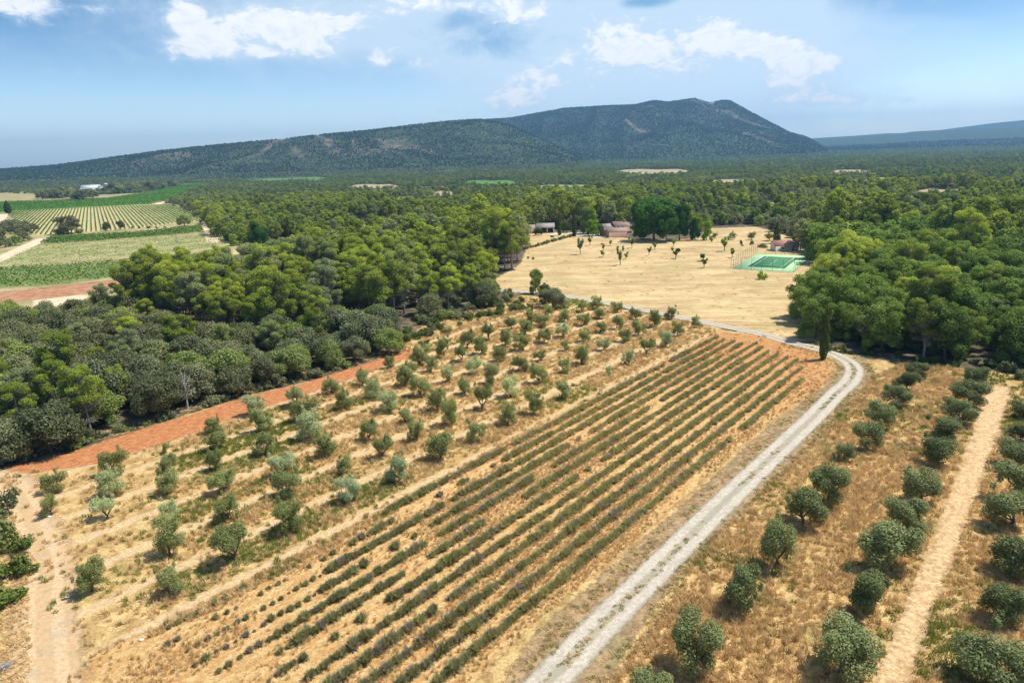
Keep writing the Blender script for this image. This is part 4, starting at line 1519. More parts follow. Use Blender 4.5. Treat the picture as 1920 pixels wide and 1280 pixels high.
put('shrub', 0, 'garden_bush', 1389, 458, 7, 10, 'small upright bush behind the tennis court fence', 'bush', **SH)
put('shrub', 0, 'garden_bush', 1409, 459, 8, 11, 'larger upright bush behind the tennis court fence', 'bush', **SH)
put('shrub', 0, 'garden_bush', 1335, 453, 5, 8, 'reddish small bush at the right end of the farm trees', 'bush', mat=M['rust'], **SH)
put('shrub', 0, 'garden_bush', 1392, 461, 5, 4, 'tiny dark bush in front of the upright garden bush', 'bush', **SH)
for px, py, wp, la in ((1341, 447, 15, 'grey olive beside the bright green end tree of the farm'), (1373, 449, 19, 'grey round olive alone in the middle of the rear lawn'), (1409, 449, 18, 'grey olive left of two behind the pool house'), (1442, 451, 20, 'grey olive close to the pool house cypress')):
    put('olive', 0, 'olive_tree', px, py, wp, wp * .85, la, 'olive tree', 'grey olives of the farm garden', **OV)


def fruit_mesh(seed):
    rs = np.random.default_rng(seed)
    cl = []
    for i in range(6):
        a = rs.random() * 6.28
        q = rs.random()
        cl.append(((math.cos(a) * (.25 + .5 * q), math.sin(a) * (.25 + .5 * q), 1.3 + 1.6 * q), (.28, .28, .5)))
    cl.append(((0, 0, 1.7), (.4, .4, .6)))
    mb = limb_tree(rs, 3, 1.0, [c for c, r in cl], .09, 6)
    V, Fq, ti = crown_mesh('fruit', cl, 800, .2, None, rs, .8)
    return mb.mesh('fruit_trunk', M['bark'], True), make_mesh('fruit_crown', V, Fq, M['fruit'], {'tint': ti})


PROTO[('fruit', 0)] = [fruit_mesh(i) for i in range(50, 54)]
FR = [(1088, 477, 15, 31, 'leftmost of the meadow fruit trees, upright and sparse', None), (1106, 460, 10, 17, 'faint thin fruit tree near the farm terrace', 'fruit'), (1130, 482, 12, 14, 'small bright green fruit tree in front of the rust coloured one', 'bright'),
      (1131, 469, 9, 13, 'rust coloured young fruit tree', 'rust'), (1144, 461, 8, 11, 'small fruit tree in front of the farmhouse annex', None), (1163, 497, 15, 35, 'tallest and nearest meadow fruit tree, thin with rusty leaves', 'rust2'), (1174, 486, 10, 14, 'small fruit tree just right of the tallest thin one', None),
      (1185, 465, 13, 21, 'pale fruit tree in front of the large plane tree', None), (1217, 479, 9, 18, 'thin rusty fruit tree in the meadow middle', 'rust2'), (1228, 469, 10, 16, 'green fruit tree behind the thin rusty one', None), (1263, 462, 10, 15, 'fruit tree at the shadow edge of the farm trees', 'bright'),
      (1267, 485, 18, 21, 'wide dark green fruit tree right of the meadow middle', 'plane'), (1317, 489, 18, 16, 'flat topped fruit tree left of the tennis court', 'plane'), (1320, 502, 13, 18, 'fruit tree just in front of the flat topped one', 'plane'), (1358, 471, 16, 28, 'tall bright green fruit tree behind the court corner', 'bright'),
      (1373, 483, 13, 19, 'fruit tree nearest to the tennis court fence', None)]
for px, py, wp, hp, la, mt in FR:
    put('fruit', 0, 'fruit_tree', px, py, wp, hp, la, 'fruit tree', 'fruit trees on the dry meadow', mat=M.get('fruit' if mt in (None, 'rust2') else mt), uw=1.75, uh=3.1)

# bush row from the barn drive down to the pine stand
n = 15
for i in range(n):
    t = i / (n - 1)
    put('shrub', 0, 'hedge_bush', 984 + (1074 - 984) * t, 468 + (443 - 468) * t, 11, 7.5, ordinal(i + 1) + ' bush from the pine stand in the row along the barn drive', 'bush', 'bush row along the barn drive', **SH)
for px, py, wp in ((991, 485, 6), (999, 486, 7)):
    put('shrub', 0, 'low_bush', px, py, wp, 5, 'tiny bush on the meadow beside the pine stand', 'bush', 'tiny bushes beside the pine stand', **SH)
# bushes at the left picture edge
for px, py, wp, hp, la, mt in ((6, 962, 44, 44, 'dark leafy bush at the left edge by the start of the red strip', 'holm'), (2, 1030, 50, 66, 'grey-green rounded bush at the left edge', 'holm'), (50, 1030, 34, 30, 'dark spiky low bush reaching into the sandy track', 'shrub'),
                               (12, 1085, 52, 55, 'mid green bush below the rounded one at the left edge', 'shrub'), (52, 1072, 34, 26, 'small bright bush beside the sandy track', 'shrub'), (4, 1130, 54, 36, 'low dark bush last before the open verge at the left edge', 'shrub'), (30, 1118, 30, 22, 'small low bush right of the last dark one', 'shrub')):
    put('shrub', 0, 'leafy_bush', px, py, wp * 1.5, hp * 1.35, la, 'bush', 'bushes at the left edge', mat=M[mt], **SH)


def bushes(poly, n, smin, smax, label, group, name='wild_bush', lod=0, mat=None, kind='shrub'):
    P = np.array(poly)
    got = []
    while len(got) < n:
        x, y = random.uniform(P[:, 0].min(), P[:, 0].max()), random.uniform(P[:, 1].min(), P[:, 1].max())
        if inside(poly, np.array([x]), np.array([y]))[0]:
            s = random.uniform(smin, smax)
            o = spawn(kind, lod, name, x, y, (s, s, s * random.uniform(.7, 1.1)), random.random() * 6.28, label, 'bush' if kind == 'shrub' else 'tree', group, mat)
            got.append((float(proj(x, y, 0)[0]), o))
    for i, (px_, o) in enumerate(sorted(got, key=lambda t_: t_[0])):
        o['label'] = ordinal(i + 1) + ' from the left: ' + label


bushes(PX([(752, 655), (760, 620), (800, 600), (920, 572), (1000, 556), (1010, 585), (950, 592), (860, 622), (800, 648)]), 64, .5, 1.7, 'bush on the rough slope below the pine stand', 'bushes on the rough slope', mat=M['shrub'])
bushes(PX([(760, 622), (780, 600), (930, 562), (960, 552), (965, 562), (860, 592)]), 26, 1.0, 2.0, 'leafy bush at the foot of the pine trunks', 'undergrowth of the pine stand', mat=M['holm'])
bushes(PX([(0, 866), (80, 850), (240, 800), (460, 728), (560, 708), (640, 690), (700, 676), (700, 684), (640, 697), (460, 740), (240, 810), (83, 860), (0, 872)]), 60, .5, 1.4, 'small bush between oak wood and red strip', 'fringe bushes of the oak wood', mat=M['holm'])
bushes(PX([(1500, 640), (1600, 655), (1750, 668), (1900, 682), (1980, 690), (1980, 705), (1850, 692), (1700, 676), (1560, 660)]), 34, .5, 1.3, 'low bush at the foot of the right wood', 'undergrowth of the right wood')
bushes(PX([(1858, 690), (1940, 695), (1990, 720), (1900, 712)]), 6, 1.2, 1.9, 'bush at the right edge below the wood', 'bushes at the right edge', mat=M['holm'])
bushes(PX([(-40, 480), (-10, 425), (60, 425), (75, 440), (30, 462)]), 22, .8, 1.25, 'dark tree of the thicket by the vineyards', 'thicket at the left edge', 'thicket_tree', 1, None, 'holm')
bushes(PX([(240, 428), (330, 425), (330, 427), (240, 431)]), 7, .8, 1.2, 'small bush below the striped vineyard', 'bushes below the striped vineyard')
bushes(PX([(75, 374), (150, 375), (190, 372), (185, 367), (90, 368)]), 30, 1.8, 2.6, 'dark tree in front of the white farm', 'trees in front of the white farm', 'belt_tree', 1, None, 'holm')
bushes(PX([(195, 366), (330, 352), (330, 346), (200, 358)]), 40, 1.6, 2.5, 'dark tree right of the white farm', 'trees right of the white farm', 'belt_tree', 1, None, 'holm')
bushes(PX([(640, 433), (720, 430), (830, 420), (830, 417), (720, 425), (640, 429)]), 18, 1.6, 2.4, 'clipped hedge bush behind the pine stand', 'hedge behind the pine stand', 'hedge_bush', 1, M['plane'])
for i in range(12):
    put('olive', 0, 'olive_tree', 700 + i * 12 + random.uniform(-3, 3), 424 - i * 1.1 + random.uniform(-3, 3), 18, 15, ordinal(i + 1) + ' silvery olive from the left behind the pine stand', 'olive tree', 'silvery olives behind the pine stand', **OV)

# dead grey tree in front of the oak wood, brush pile at the lower left, white stones
mb = MB()
rs = np.random.default_rng(5)
mb.tube([(0, 0, -.1), (.05, 0, 1.2), (.1, .05, 2.4)], [.11, .09, .06], 6)
tr = mb
br = MB()
for i in range(14):
    z0 = rs.uniform(.9, 2.6)
    a = rs.random() * 6.28
    L = rs.uniform(.8, 1.7)
    e1 = np.array([math.cos(a) * L * .5, math.sin(a) * L * .5, z0 + L * .6])
    e2 = np.array([math.cos(a) * L * .8, math.sin(a) * L * .8, z0 + L * 1.15])
    br.tube([(.05, 0, z0), e1, e2], [.05, .03, .01], 4)
    for j in range(3):
        q = e1 + rs.normal(size=3) * .35 + (0, 0, .3)
        br.tube([e1 * .8 + np.array([0, 0, z0 * .2]), q], [.02, .008], 3)
X_, Y_ = at(352, 766)
dt = tag(empty('dead_tree', (X_, Y_, 0), 0, (1.45, 1.45, 1.45)), 'bare grey dead tree in front of the dark oaks by the red strip', 'dead tree')
tr.obj('trunk', M['dead'], dt)
br.obj('branches', M['dead'], dt)
X_, Y_ = at(6, 1256)
pl = tag(empty('brush_pile', (X_, Y_, 0)), 'small pile of bleached cut branches at the lower left edge', 'brush pile')
for i in range(22):
    a = rs.random() * 3.14
    L = rs.uniform(.5, 1.1)
    c0 = np.array([rs.normal() * .25, rs.normal() * .3, .05 + rs.random() * .3])
    q = MB()
    d_ = np.array([math.cos(a) * L, math.sin(a) * L, rs.normal() * .08]) / 2
    q.tube([c0 - d_, c0 + (0, 0, .05), c0 + d_], [.022, .028, .014], 5)
    q.obj('branch', M['dead'], pl)
M['stone'] = plain('stone', (0.75, 0.72, 0.66), .8, .1, 5)
for px, py, la in ((265, 1200, 'white stone at the upper left corner of the lavender rows'), (92, 969, 'small white stone at the foot of a young olive')):
    X_, Y_ = at(px, py)
    V = []
    for j in range(5):
        for k in range(8):
            t, f_ = j / 4 * math.pi, k / 8 * 6.283
            r_ = .16 * (1 + rs.uniform(-.2, .2))
            V.append((X_ + r_ * 1.3 * math.sin(t) * math.cos(f_), Y_ + r_ * math.sin(t) * math.sin(f_), .06 + r_ * .7 * math.cos(t)))
    Q_ = [(j * 8 + k, j * 8 + (k + 1) % 8, (j + 1) * 8 + (k + 1) % 8, (j + 1) * 8 + k) for j in range(4) for k in range(8)]
    tag(link('stone', make_mesh('stone', V, np.array(Q_), M['stone'])), la, 'stone')

# ------------------------------------------------------------------ lavender
rs = np.random.default_rng(21)


def lav_mesh(seed, n=300):
    rs = np.random.default_rng(seed)
    a = rs.random(n) * 6.283
    tilt = np.abs(rs.normal(size=n)) * .55
    tilt = np.clip(tilt * 1.25, 0, 1.4)
    L = rs.uniform(.22, .50, n) * np.where(tilt > .9, .8, 1)
    base = np.stack([np.cos(a) * .10 * rs.random(n), np.sin(a) * .10 * rs.random(n), np.zeros(n)], 1)
    D = np.stack([np.sin(tilt) * np.cos(a), np.sin(tilt) * np.sin(a), np.cos(tilt)], 1)
    side_ = np.stack([-np.sin(a), np.cos(a), rs.normal(size=n) * .3], 1) * .024
    P0 = base
    P1 = base + D * L[:, None] * .6
    P2 = base + D * L[:, None]
    V = np.stack([P0, P1 - side_, P2, P1 + side_], 1).reshape(-1, 3)
    return make_mesh('lavender_bush', V, np.arange(4 * n).reshape(n, 4), M['lav'], {'tint': np.repeat(rs.random(n), 4)})


LAV = [lav_mesh(i) for i in range(60, 66)]
pts = []
lav_soil = np.array(lav_poly)
NEARN = [(252, 1206), (308, 1205), (328, 1228), (358, 1240), (363, 1275), (380, 1300), (390, 1330), (500, 1320), (560, 1330), (640, 1330), (720, 1330), (800, 1330)]
FARN = [(1347, 632), (1358, 637), (1377, 640), (1392, 645), (1418, 643), (1427, 651), (1445, 660), (1460, 665), (1480, 670), (1497, 675), (1500, 690), (1507, 712)]
for k in range(12):
    ck = C_ROW1 + ROW_SP * k
    s0 = cs(*at(*NEARN[k]))[1]
    s1 = cs(*at(*FARN[k]))[1]
    s_ = s0
    while s_ < s1:
        # solid at the far end, broken at the near left
        f_ = (s_ - s0) / (s1 - s0)
        q = float(fnoise(np.array([s_ * 1.0 + k * 77.0]), np.array([k * 31.0]), 6.0))
        solid = f_ > max(0, (.16 - k * .02))
        gap = q < (.37 - .01 * k) or (f_ < .30 and k < 6 and q < .43)
        step = .40 if solid else .78
        if not gap or random.random() < .15:
            x_, y_ = xy(ck + random.uniform(-.11, .11), s_ + random.uniform(-.08, .08))
            sz = (1.5 if solid else 1.05) * random.uniform(.7, 1.25) * (.8 + .4 * float(vnoise(np.array([s_ + k * 13.0]), np.array([k * 7.0]), 3.0))) * (1 if f_ < .9 else .8)
            if not solid and random.random() < .25:
                sz *= .6
            pts.append((x_, y_, sz, k))
        s_ += step
pts.sort(key=lambda q: math.hypot(q[0], q[1]) / q[2])
RW = ['lavender row beside the olive grove'] + [ordinal(i) + ' lavender row from the olive grove' for i in range(2, 7)] + [ordinal(i) + ' lavender row from the gravel track' for i in range(6, 1, -1)] + ['lavender row nearest the gravel track']
vis, hid = [], []
for q in pts:
    px, py = proj(q[0], q[1], .2)
    (vis if (-10 < px < 1930 and py < 1290) else hid).append(q)
seq = {}
for (x_, y_, sz, k) in sorted(vis[:300], key=lambda q: cs(q[0], q[1])[1]):
    seq[k] = seq.get(k, 0) + 1
    o = link('lavender_bush', LAV[random.randrange(6)])
    o.location = (x_, y_, 0)
    o.rotation_euler = (0, 0, random.random() * 6.28)
    o.scale = (sz, sz, sz * .95)
    tag(o, ordinal(seq[k]) + ' bush from the near end of the ' + RW[k], 'lavender bush', 'lavender bushes in the ' + RW[k])
A_ = np.array([(q[0], q[1], q[2]) for q in vis[300:]])
scatter('lavender_rows', LAV, np.stack([A_[:, 0], A_[:, 1], np.zeros(len(A_))], 1), rng.random(len(A_)) * 6.28, np.stack([A_[:, 2], A_[:, 2], A_[:, 2] * .9], 1), 'lavender rows running up the slope')
print('lavender', len(vis))

# ------------------------------------------------------------------ grass


def tuft_mesh(name, seed, mat, n=26, h=.42, spread=.22, wd=.022, lean=.45):
    rs = np.random.default_rng(seed)
    a = rs.random(n) * 6.283
    base = np.stack([np.cos(a) * spread * np.sqrt(rs.random(n)), np.sin(a) * spread * np.sqrt(rs.random(n)), np.full(n, -.02)], 1)
    wind = np.array([-.18, -.05])
    L = h * rs.uniform(.5, 1.2, n)
    t = rs.normal(size=(n, 2)) * lean + wind
    P1 = base + np.stack([t[:, 0] * L * .35, t[:, 1] * L * .35, L * .6], 1)
    P2 = base + np.stack([t[:, 0] * L, t[:, 1] * L, L * .95], 1)
    b = rs.random(n) * 6.283
    sd_ = np.stack([np.cos(b), np.sin(b), np.zeros(n)], 1) * wd
    V = np.stack([base - sd_ * .8, base + sd_ * .8, P1 + sd_, P1 - sd_, P2], 1).reshape(-1, 3)
    i = np.arange(n)[:, None] * 5
    Fq = np.concatenate([i + 0, i + 1, i + 2, i + 3], 1)
    Ft = np.concatenate([i + 3, i + 2, i + 4], 1)
    return make_mesh(name, V, [Fq, Ft], mat, {'tint': np.repeat(rs.random(n), 5)})


TU = [tuft_mesh('tuft', 80 + i, M['tuft']) for i in range(5)]
TG = [tuft_mesh('green_tuft', 90 + i, M['green_tuft'], 30, .36, .25) for i in range(3)]


def gpoints(poly, spacing, rmax):
    P = np.array(poly)
    x, y = jitter_grid(P[:, 0].min(), P[:, 0].max(), P[:, 1].min(), min(P[:, 1].max(), rmax), spacing)
    q = inside(poly, x, y)
    x, y = x[q], y[q]
    px, py = proj(x, y, 0)
    q = (px > -40) & (px < 1960) & (py < 1330) & (np.hypot(x, y) < rmax)
    return x[q], y[q]


def lod_thin(x, y):
    """fewer, larger tufts further away"""
    r = np.hypot(x, y)
    f = np.clip(70.0 / r, .12, 1.0) ** 1.6
    q = rng.random(len(x)) < f
    return x[q], y[q], (1 / np.sqrt(f[q])) ** .8


# left grove: tall straw around the tree rows, mown strips left bare
x, y = gpoints(grove_poly, .42, 190)
c_, s_ = cs(x, y)
u = np.mod((c_ - OL1) / OL_SP + .5, 1.0)
dd = .5 - np.abs(u - .5)
nz = fnoise(x, y, 7.0)
nearleft = proj(x, y, 0)[0] < 330 - (proj(x, y, 0)[1] - 900) * .2
dens = np.where(dd < .16, .10, .25 + 1.1 * nz) * np.where(nearleft, .25, 1.0)
q = rng.random(len(x)) < dens
x, y = x[q], y[q]
x, y, m_ = lod_thin(x, y)
h_ = (.55 + 1.0 * fnoise(x, y, 9.0)) * rng.uniform(.7, 1.25, len(x))
gr = (fnoise(x + 50, y + 80, 16.0) + rng.normal(size=len(x)) * .07 > .69)
for nm, q, ms, la in (('dry_grass_left', ~gr, TU, 'tall dry grass of the left olive grove'), ('green_grass_left', gr, TG, 'green grass patches of the left olive grove')):
    scatter(nm.rsplit('_', 1)[0], ms, np.stack([x[q], y[q], np.zeros(q.sum())], 1), rng.uniform(-.5, .5, q.sum()), np.stack([m_[q], m_[q], h_[q] * m_[q] ** .5], 1), la)

# right grove
x, y = gpoints(right_poly, .36, 140)
q = ~inside(clay_poly, x, y)
x, y = x[q], y[q]
nz = fnoise(x, y, 5.0)
q = rng.random(len(x)) < (.10 + .95 * nz)
x, y = x[q], y[q]
x, y, m_ = lod_thin(x, y)
h_ = (.6 + 1.0 * fnoise(x, y, 6.0)) * rng.uniform(.7, 1.3, len(x))
gr = (fnoise(x + 950, y + 80, 11.0) + rng.normal(size=len(x)) * .07 > .66)
for nm, q, ms, la in (('dry_grass', ~gr, TU, 'tall dry grass of the right olive grove'), ('green_grass', gr, TG, 'green grass patches of the right olive grove')):
    scatter(nm, ms, np.stack([x[q], y[q], np.zeros(q.sum())], 1), rng.uniform(-.5, .5, q.sum()), np.stack([m_[q], m_[q], h_[q] * m_[q] ** .5], 1), la)

# straw between the lavender rows, verges, rough slope, wood fringes
x, y = gpoints(lav_poly, .34, 170)
c_, s_ = cs(x, y)
u = np.mod((c_ - C_ROW1) / ROW_SP, 1.0)
mid = np.abs(u - .5) < .36
str_ = fnoise(c_ * 3 + 300, s_ * .6, 9.0)
top = np.clip((s_ - 70) / 60, 0, 1)
q = (rng.random(len(x)) < np.clip((str_ - .34) * 3.4, 0.06, .95) * (1 - .7 * top) * np.where(mid, 1.0, .8))
x, y = x[q], y[q]
x, y, m_ = lod_thin(x, y)
hh = rng.uniform(.4, 1.15, len(x))
scatter('straw_grass', TU, np.stack([x, y, np.zeros(len(x))], 1), rng.uniform(-.5, .5, len(x)), np.stack([m_ * .6, m_ * .6, hh], 1), 'sparse straw between the lavender rows')
slope = PX([(745, 665), (750, 640), (780, 612), (860, 590), (930, 570), (960, 556), (1040, 560), (1080, 565), (1000, 580), (900, 605), (800, 645), (770, 668)])
V_, S_ = [], []
for poly, dn, hs, sp_ in ((verge_poly, .22, .35, .5), (slope, .8, .9, .6), (PX([(0, 872), (240, 812), (460, 740), (640, 698), (760, 660), (750, 650), (460, 728), (240, 800), (0, 862)]), .7, .6, .5),
                          (PX([(-60, 1340), (60, 1340), (55, 1130), (70, 1060), (20, 960), (-60, 930)]), .8, .6, .4), (meadow_poly, .16, .35, 1.2)):
    x, y = gpoints(poly, sp_, 260)
    q = rng.random(len(x)) < dn * 2 * fnoise(x, y, 4.0)
    x, y, m_ = lod_thin(x[q], y[q])
    V_.append(np.stack([x, y, np.zeros(len(x))], 1))
    hv = hs * rng.uniform(.6, 1.3, len(x))
    S_.append(np.stack([m_, m_, hv * m_ ** .5], 1))
V_, S_ = np.concatenate(V_), np.concatenate(S_)
# keep wheel ruts free
dtr = np.full(len(V_), 1e9)
for k in range(0, len(TRACK), 2):
    dtr = np.minimum(dtr, np.hypot(V_[:, 0] - TRACK[k, 0], V_[:, 1] - TRACK[k, 1]))
q = (dtr > 1.9) | ((dtr < .35) & (rng.random(len(V_)) < .35))
scatter('verge_grass', TU, V_[q], rng.uniform(-.5, .5, q.sum()), S_[q], 'rough dry grass of verges and fringes')

tl = TRACK
dd_ = np.gradient(tl, axis=0)
dd_ /= np.linalg.norm(dd_, axis=1)[:, None]
nn_ = np.stack([dd_[:, 1], -dd_[:, 0]], 1)
pa_, gn_ = [], []
for rep_ in range(9):
    for lat, pr, gg in ((0.0, .30, .5), (1.95, .75, .45), (-1.95, .75, .3), (2.5, .8, .6), (-2.5, .6, .2)):
        c0 = tl + dd_ * rng.uniform(-.4, .4, (len(tl), 1)) + nn_ * (lat + rng.normal(size=(len(tl), 1)) * (.17 if lat == 0 else .28))
        q = (rng.random(len(tl)) < pr * np.clip((fnoise(c0[:, 0] + 9 * lat, c0[:, 1], 5.0) - .38) * 4, 0, 1))
        pa_.append(c0[q])
        gn_.append(rng.random(q.sum()) < gg)
pa_, gn_ = np.concatenate(pa_), np.concatenate(gn_)
q = np.hypot(pa_[:, 0], pa_[:, 1]) < 130
pa_, gn_ = pa_[q], gn_[q]
for nm, q, ms, la in (('track_grass', ~gn_, TU, 'dry grass along and between the wheel ruts'), ('track_weeds', gn_, TG, 'green weeds along and between the wheel ruts')):
    n = int(q.sum())
    s1 = rng.uniform(.45, .9, n)
    scatter(nm, ms, np.stack([pa_[q][:, 0], pa_[q][:, 1], np.full(n, .02)], 1), rng.random(n) * 6.28, np.stack([s1, s1, s1 * .5], 1), la)

# ------------------------------------------------------------------ vineyards on the left


def field_mat(name, ca, cb, sc=.25, soft=1.5):
    m, g = new_mat(name)
    p = g.pos()
    n1 = g.noise(p, sc, 5, .75)
    finish(g, g.mix(g.ss(n1, .35, .65), ca, cb), .95, bump=n1, bump_d=.1, alpha=edge_alpha(g, soft))
    return m


def vines(poly, pa, pb, spacing, mat, label, group, where='nearest the camera', name='vine_row', hh=1.2, ww=.7, cs_=.55, dens_=5.0, individual=True, nomax=999, gap=0.0):
    """vine rows parallel to the ground line pa-pb, each row one object of leaf sprays"""
    P = np.array(poly)
    a, b = np.array(at(*pa)), np.array(at(*pb))
    d = (b - a) / np.linalg.norm(b - a)
    nn = np.array([d[1], -d[0]])
    cc, ss_ = P @ nn, P @ d
    rs = np.random.default_rng(int(spacing * 100) + len(label))
    allV, allT, ROWS = [], [], []
    c = cc.min() + spacing * .5
    i = 0
    while c < cc.max():
        s = np.arange(ss_.min(), ss_.max(), 1.0 / dens_)
        s = s + rs.uniform(-.3, .3, len(s)) / dens_
        x = c * nn[0] + s * d[0]
        y = c * nn[1] + s * d[1]
        q = inside(poly, x, y)
        if gap:
            q &= fnoise(x + i * 13, y, 9.0) > gap
        x, y = x[q], y[q]
        if len(x) > 6:
            n = len(x)
            off = rs.normal(size=n) * ww * .22
            z = rs.uniform(.25, 1.0, n) * hh
            Pn = np.stack([x + nn[0] * off, y + nn[1] * off, z], 1)
            N = rs.normal(size=(n, 3)) * .5 + np.array([0, 0, .7])
            V, Fq = cards(Pn, N, cs_, rs, .8)
            ti = np.repeat(rs.random(n), 4)
            if individual and i < nomax:
                o = link(name, make_mesh(name, V, Fq, mat, {'tint': ti}))
                ROWS.append(o)
                tag(o, label, 'vine row', group)
            else:
                allV.append(V)
                allT.append(ti)
        c += spacing
        i += 1
    for i, o in enumerate(ROWS if where == 'from the left' else ROWS[::-1]):
        o['label'] = ordinal(i + 1) + ' row ' + where + ' of the ' + label
    if allV:
        V = np.concatenate(allV)
        o = link(name, make_mesh(name, V, np.arange(len(V)).reshape(-1, 4), mat, {'tint': np.concatenate(allT)}))
        tag(o, label, kind='stuff')


base_f = PX([(-700, 380), (-100, 372), (0, 362), (75, 356), (150, 367), (260, 362), (300, 355), (345, 345), (395, 341), (380, 352), (310, 380), (350, 388), (380, 408), (415, 440), (445, 460), (480, 455), (548, 447), (640, 440), (620, 470), (560, 520), (520, 545), (430, 570), (250, 610), (0, 660), (-300, 700), (-900, 800)])
sheet('farmland', base_f, field_mat('farmland', (0.25, 0.23, 0.09), (0.46, 0.37, 0.18), .05, 3.0), .006, 5.0, 3.0, 'dry grassy farmland around the vineyards')
v1 = PX([(16, 404), (20, 397), (160, 391), (320, 384), (334, 387), (376, 411), (374, 415), (225, 431), (84, 441), (60, 440)])
sheet('vineyard_soil', v1, field_mat('vineyard_soil', (0.42, 0.34, 0.15), (0.60, 0.50, 0.26)), .012, 4.0, 1.2, 'pale grassy soil of the striped vineyard')
v0 = PX([(-200, 405), (-200, 380), (0, 379), (100, 376), (200, 372), (270, 362), (330, 348), (390, 342), (388, 351), (345, 362), (310, 378), (290, 382), (20, 396), (0, 399)])
sheet('far_vineyard', v0, field_mat('far_vineyard', (0.07, 0.16, 0.025), (0.14, 0.27, 0.04), .05), .012, 6.0, 2.0, 'bright green vineyard slope below the white farm')
v2 = PX([(75, 456), (100, 444), (250, 437), (378, 424), (381, 436), (180, 453), (90, 458)])
v3 = PX([(-60, 500), (0, 492), (40, 472), (75, 459), (180, 455), (380, 438), (480, 448), (485, 457), (430, 465), (330, 474), (150, 488), (0, 499)])
v4 = PX([(-200, 520), (0, 503), (160, 494), (340, 480), (432, 467), (435, 489), (330, 505), (250, 517), (100, 534), (0, 541), (-200, 556)])
v4b = PX([(235, 518), (300, 503), (370, 490), (432, 480), (435, 489), (330, 505)])
v5 = PX([(-200, 580), (-60, 552), (0, 548), (60, 541), (250, 521), (252, 532), (170, 549), (70, 562), (-20, 570)])
v6 = PX([(388, 494), (430, 490), (520, 480), (515, 505), (440, 520), (400, 520)])
sheet('weedy_vineyard', v3, field_mat('weedy_vineyard', (0.24, 0.25, 0.09), (0.48, 0.42, 0.19), .12), .014, 3.0, 1.5, 'weedy pale vineyard')
sheet('dark_vineyard', v4, field_mat('dark_vineyard', (0.13, 0.19, 0.05), (0.36, 0.35, 0.14), .2), .018, 3.0, 1.5, 'green vineyard ground')
sheet('red_vineyard', v5, field_mat('red_vineyard', (0.34, 0.15, 0.075), (0.52, 0.27, 0.15), .3), .018, 3.0, 1.0, 'red soil of the young vineyard')
sand = field_mat('sand', (0.62, 0.46, 0.28), (0.78, 0.62, 0.42))
sheet('sandy_corner', PX([(60, 563), (170, 551), (120, 600), (60, 610)]), sand, .022, 2.0, .8, 'sandy corner under the red vineyard')
sheet('field_path', PX([(-120, 520), (0, 478), (70, 447), (96, 446), (60, 465), (0, 492), (-120, 545)]), sand, .022, 2.0, .8, 'sandy field path at the left')
sheet('field_path', PX([(-60, 440), (0, 402), (16, 401), (10, 415), (-5, 432), (-40, 460)]), sand, .022, 2.0, .8, 'sandy path by the small cypress')
sheet('field_path', PX([(374, 413), (385, 412), (402, 432), (412, 448), (420, 456), (386, 455), (382, 430)]), sand, .022, 2.0, .8, 'sandy path at the wood corner')
sheet('field_path', PX([(280, 381), (300, 376), (312, 378), (300, 384)]), sand, .022, 2.0, .8, 'sandy path at the far corner of the vineyard')
sheet('tan_field', PX([(436, 470), (545, 452), (560, 470), (545, 520), (430, 560), (436, 520)]), field_mat('tan_field', (0.50, 0.36, 0.17), (0.64, 0.48, 0.26)), .014, 3.0, 1.0, 'tan stubble field beyond the pine stand')
# striped vineyard: rows towards the hill
vines(v1, (168, 440), (168, 392), 2.5, M['vine'], 'striped vineyard running towards the hill', 'vine rows of the striped vineyard', hh=1.1, ww=.6, cs_=.6, dens_=4.0, where='from the left')
vines(v2, (90, 457), (380, 430), 2.2, M['vine'], 'narrow dark green field below the striped vineyard', 'vine rows of the narrow field', hh=1.2, ww=1.4, cs_=.8, dens_=4.0, where='from the front')
vines(v3, (0, 498), (430, 452), 3.0, M['vine_pale'], 'pale weedy vineyard between two dark green fields', 'vine rows of the weedy field', hh=.8, ww=1.5, cs_=.5, dens_=3.0, gap=.40, where='from the front')
vines(v4, (0, 521), (433, 478), 2.4, M['vine'], 'long green vine field above the red soil', 'vine rows of the long field', hh=1.1, ww=1.1, cs_=.6, dens_=4.5, gap=.25, where='from the front')
vines(v4b, (235, 518), (433, 485), 1.7, M['bright'], 'bright lime vine patch ending the long field', 'lime vine rows', hh=1.2, ww=1.3, cs_=.6, dens_=5.0, where='from the front')
vines(v5, (0, 556), (250, 527), 2.6, M['vine_pale'], 'young vines on red soil', 'young vine rows on red soil', hh=.5, ww=.3, cs_=.28, dens_=1.2, where='from the front')
vines(v6, (440, 520), (452, 490), 2.2, M['vine_pale'], 'young vines beyond the pine stand', 'young vine rows beyond the pines', hh=.8, ww=.3, cs_=.35, dens_=2.0, where='from the left')
vines(v0, (0, 390), (300, 372), 2.6, M['vine'], 'far vine rows below the white farm', 'far vines', 'far_vines', hh=1.2, ww=1.2, cs_=1.1, dens_=1.2, individual=False)

# pale or green openings between the far woods
cf = field_mat('far_tan', (0.34, 0.26, 0.14), (0.48, 0.38, 0.22), .05, 4)
cg = field_mat('far_green', (0.20, 0.24, 0.07), (0.32, 0.34, 0.12), .05, 4)
cgg = field_mat('far_bright', (0.08, 0.18, 0.03), (0.13, 0.26, 0.045), .05, 4)
for i, mt in enumerate((cf, cf, cg, cf, cf, cgg, cf, cg, cg, cf, cg, cgg, cf, cg, cf)):
    sheet('far_clearing', cl_list[i], mt, .03, 12.0, 4.0, 'open field between the far woods')

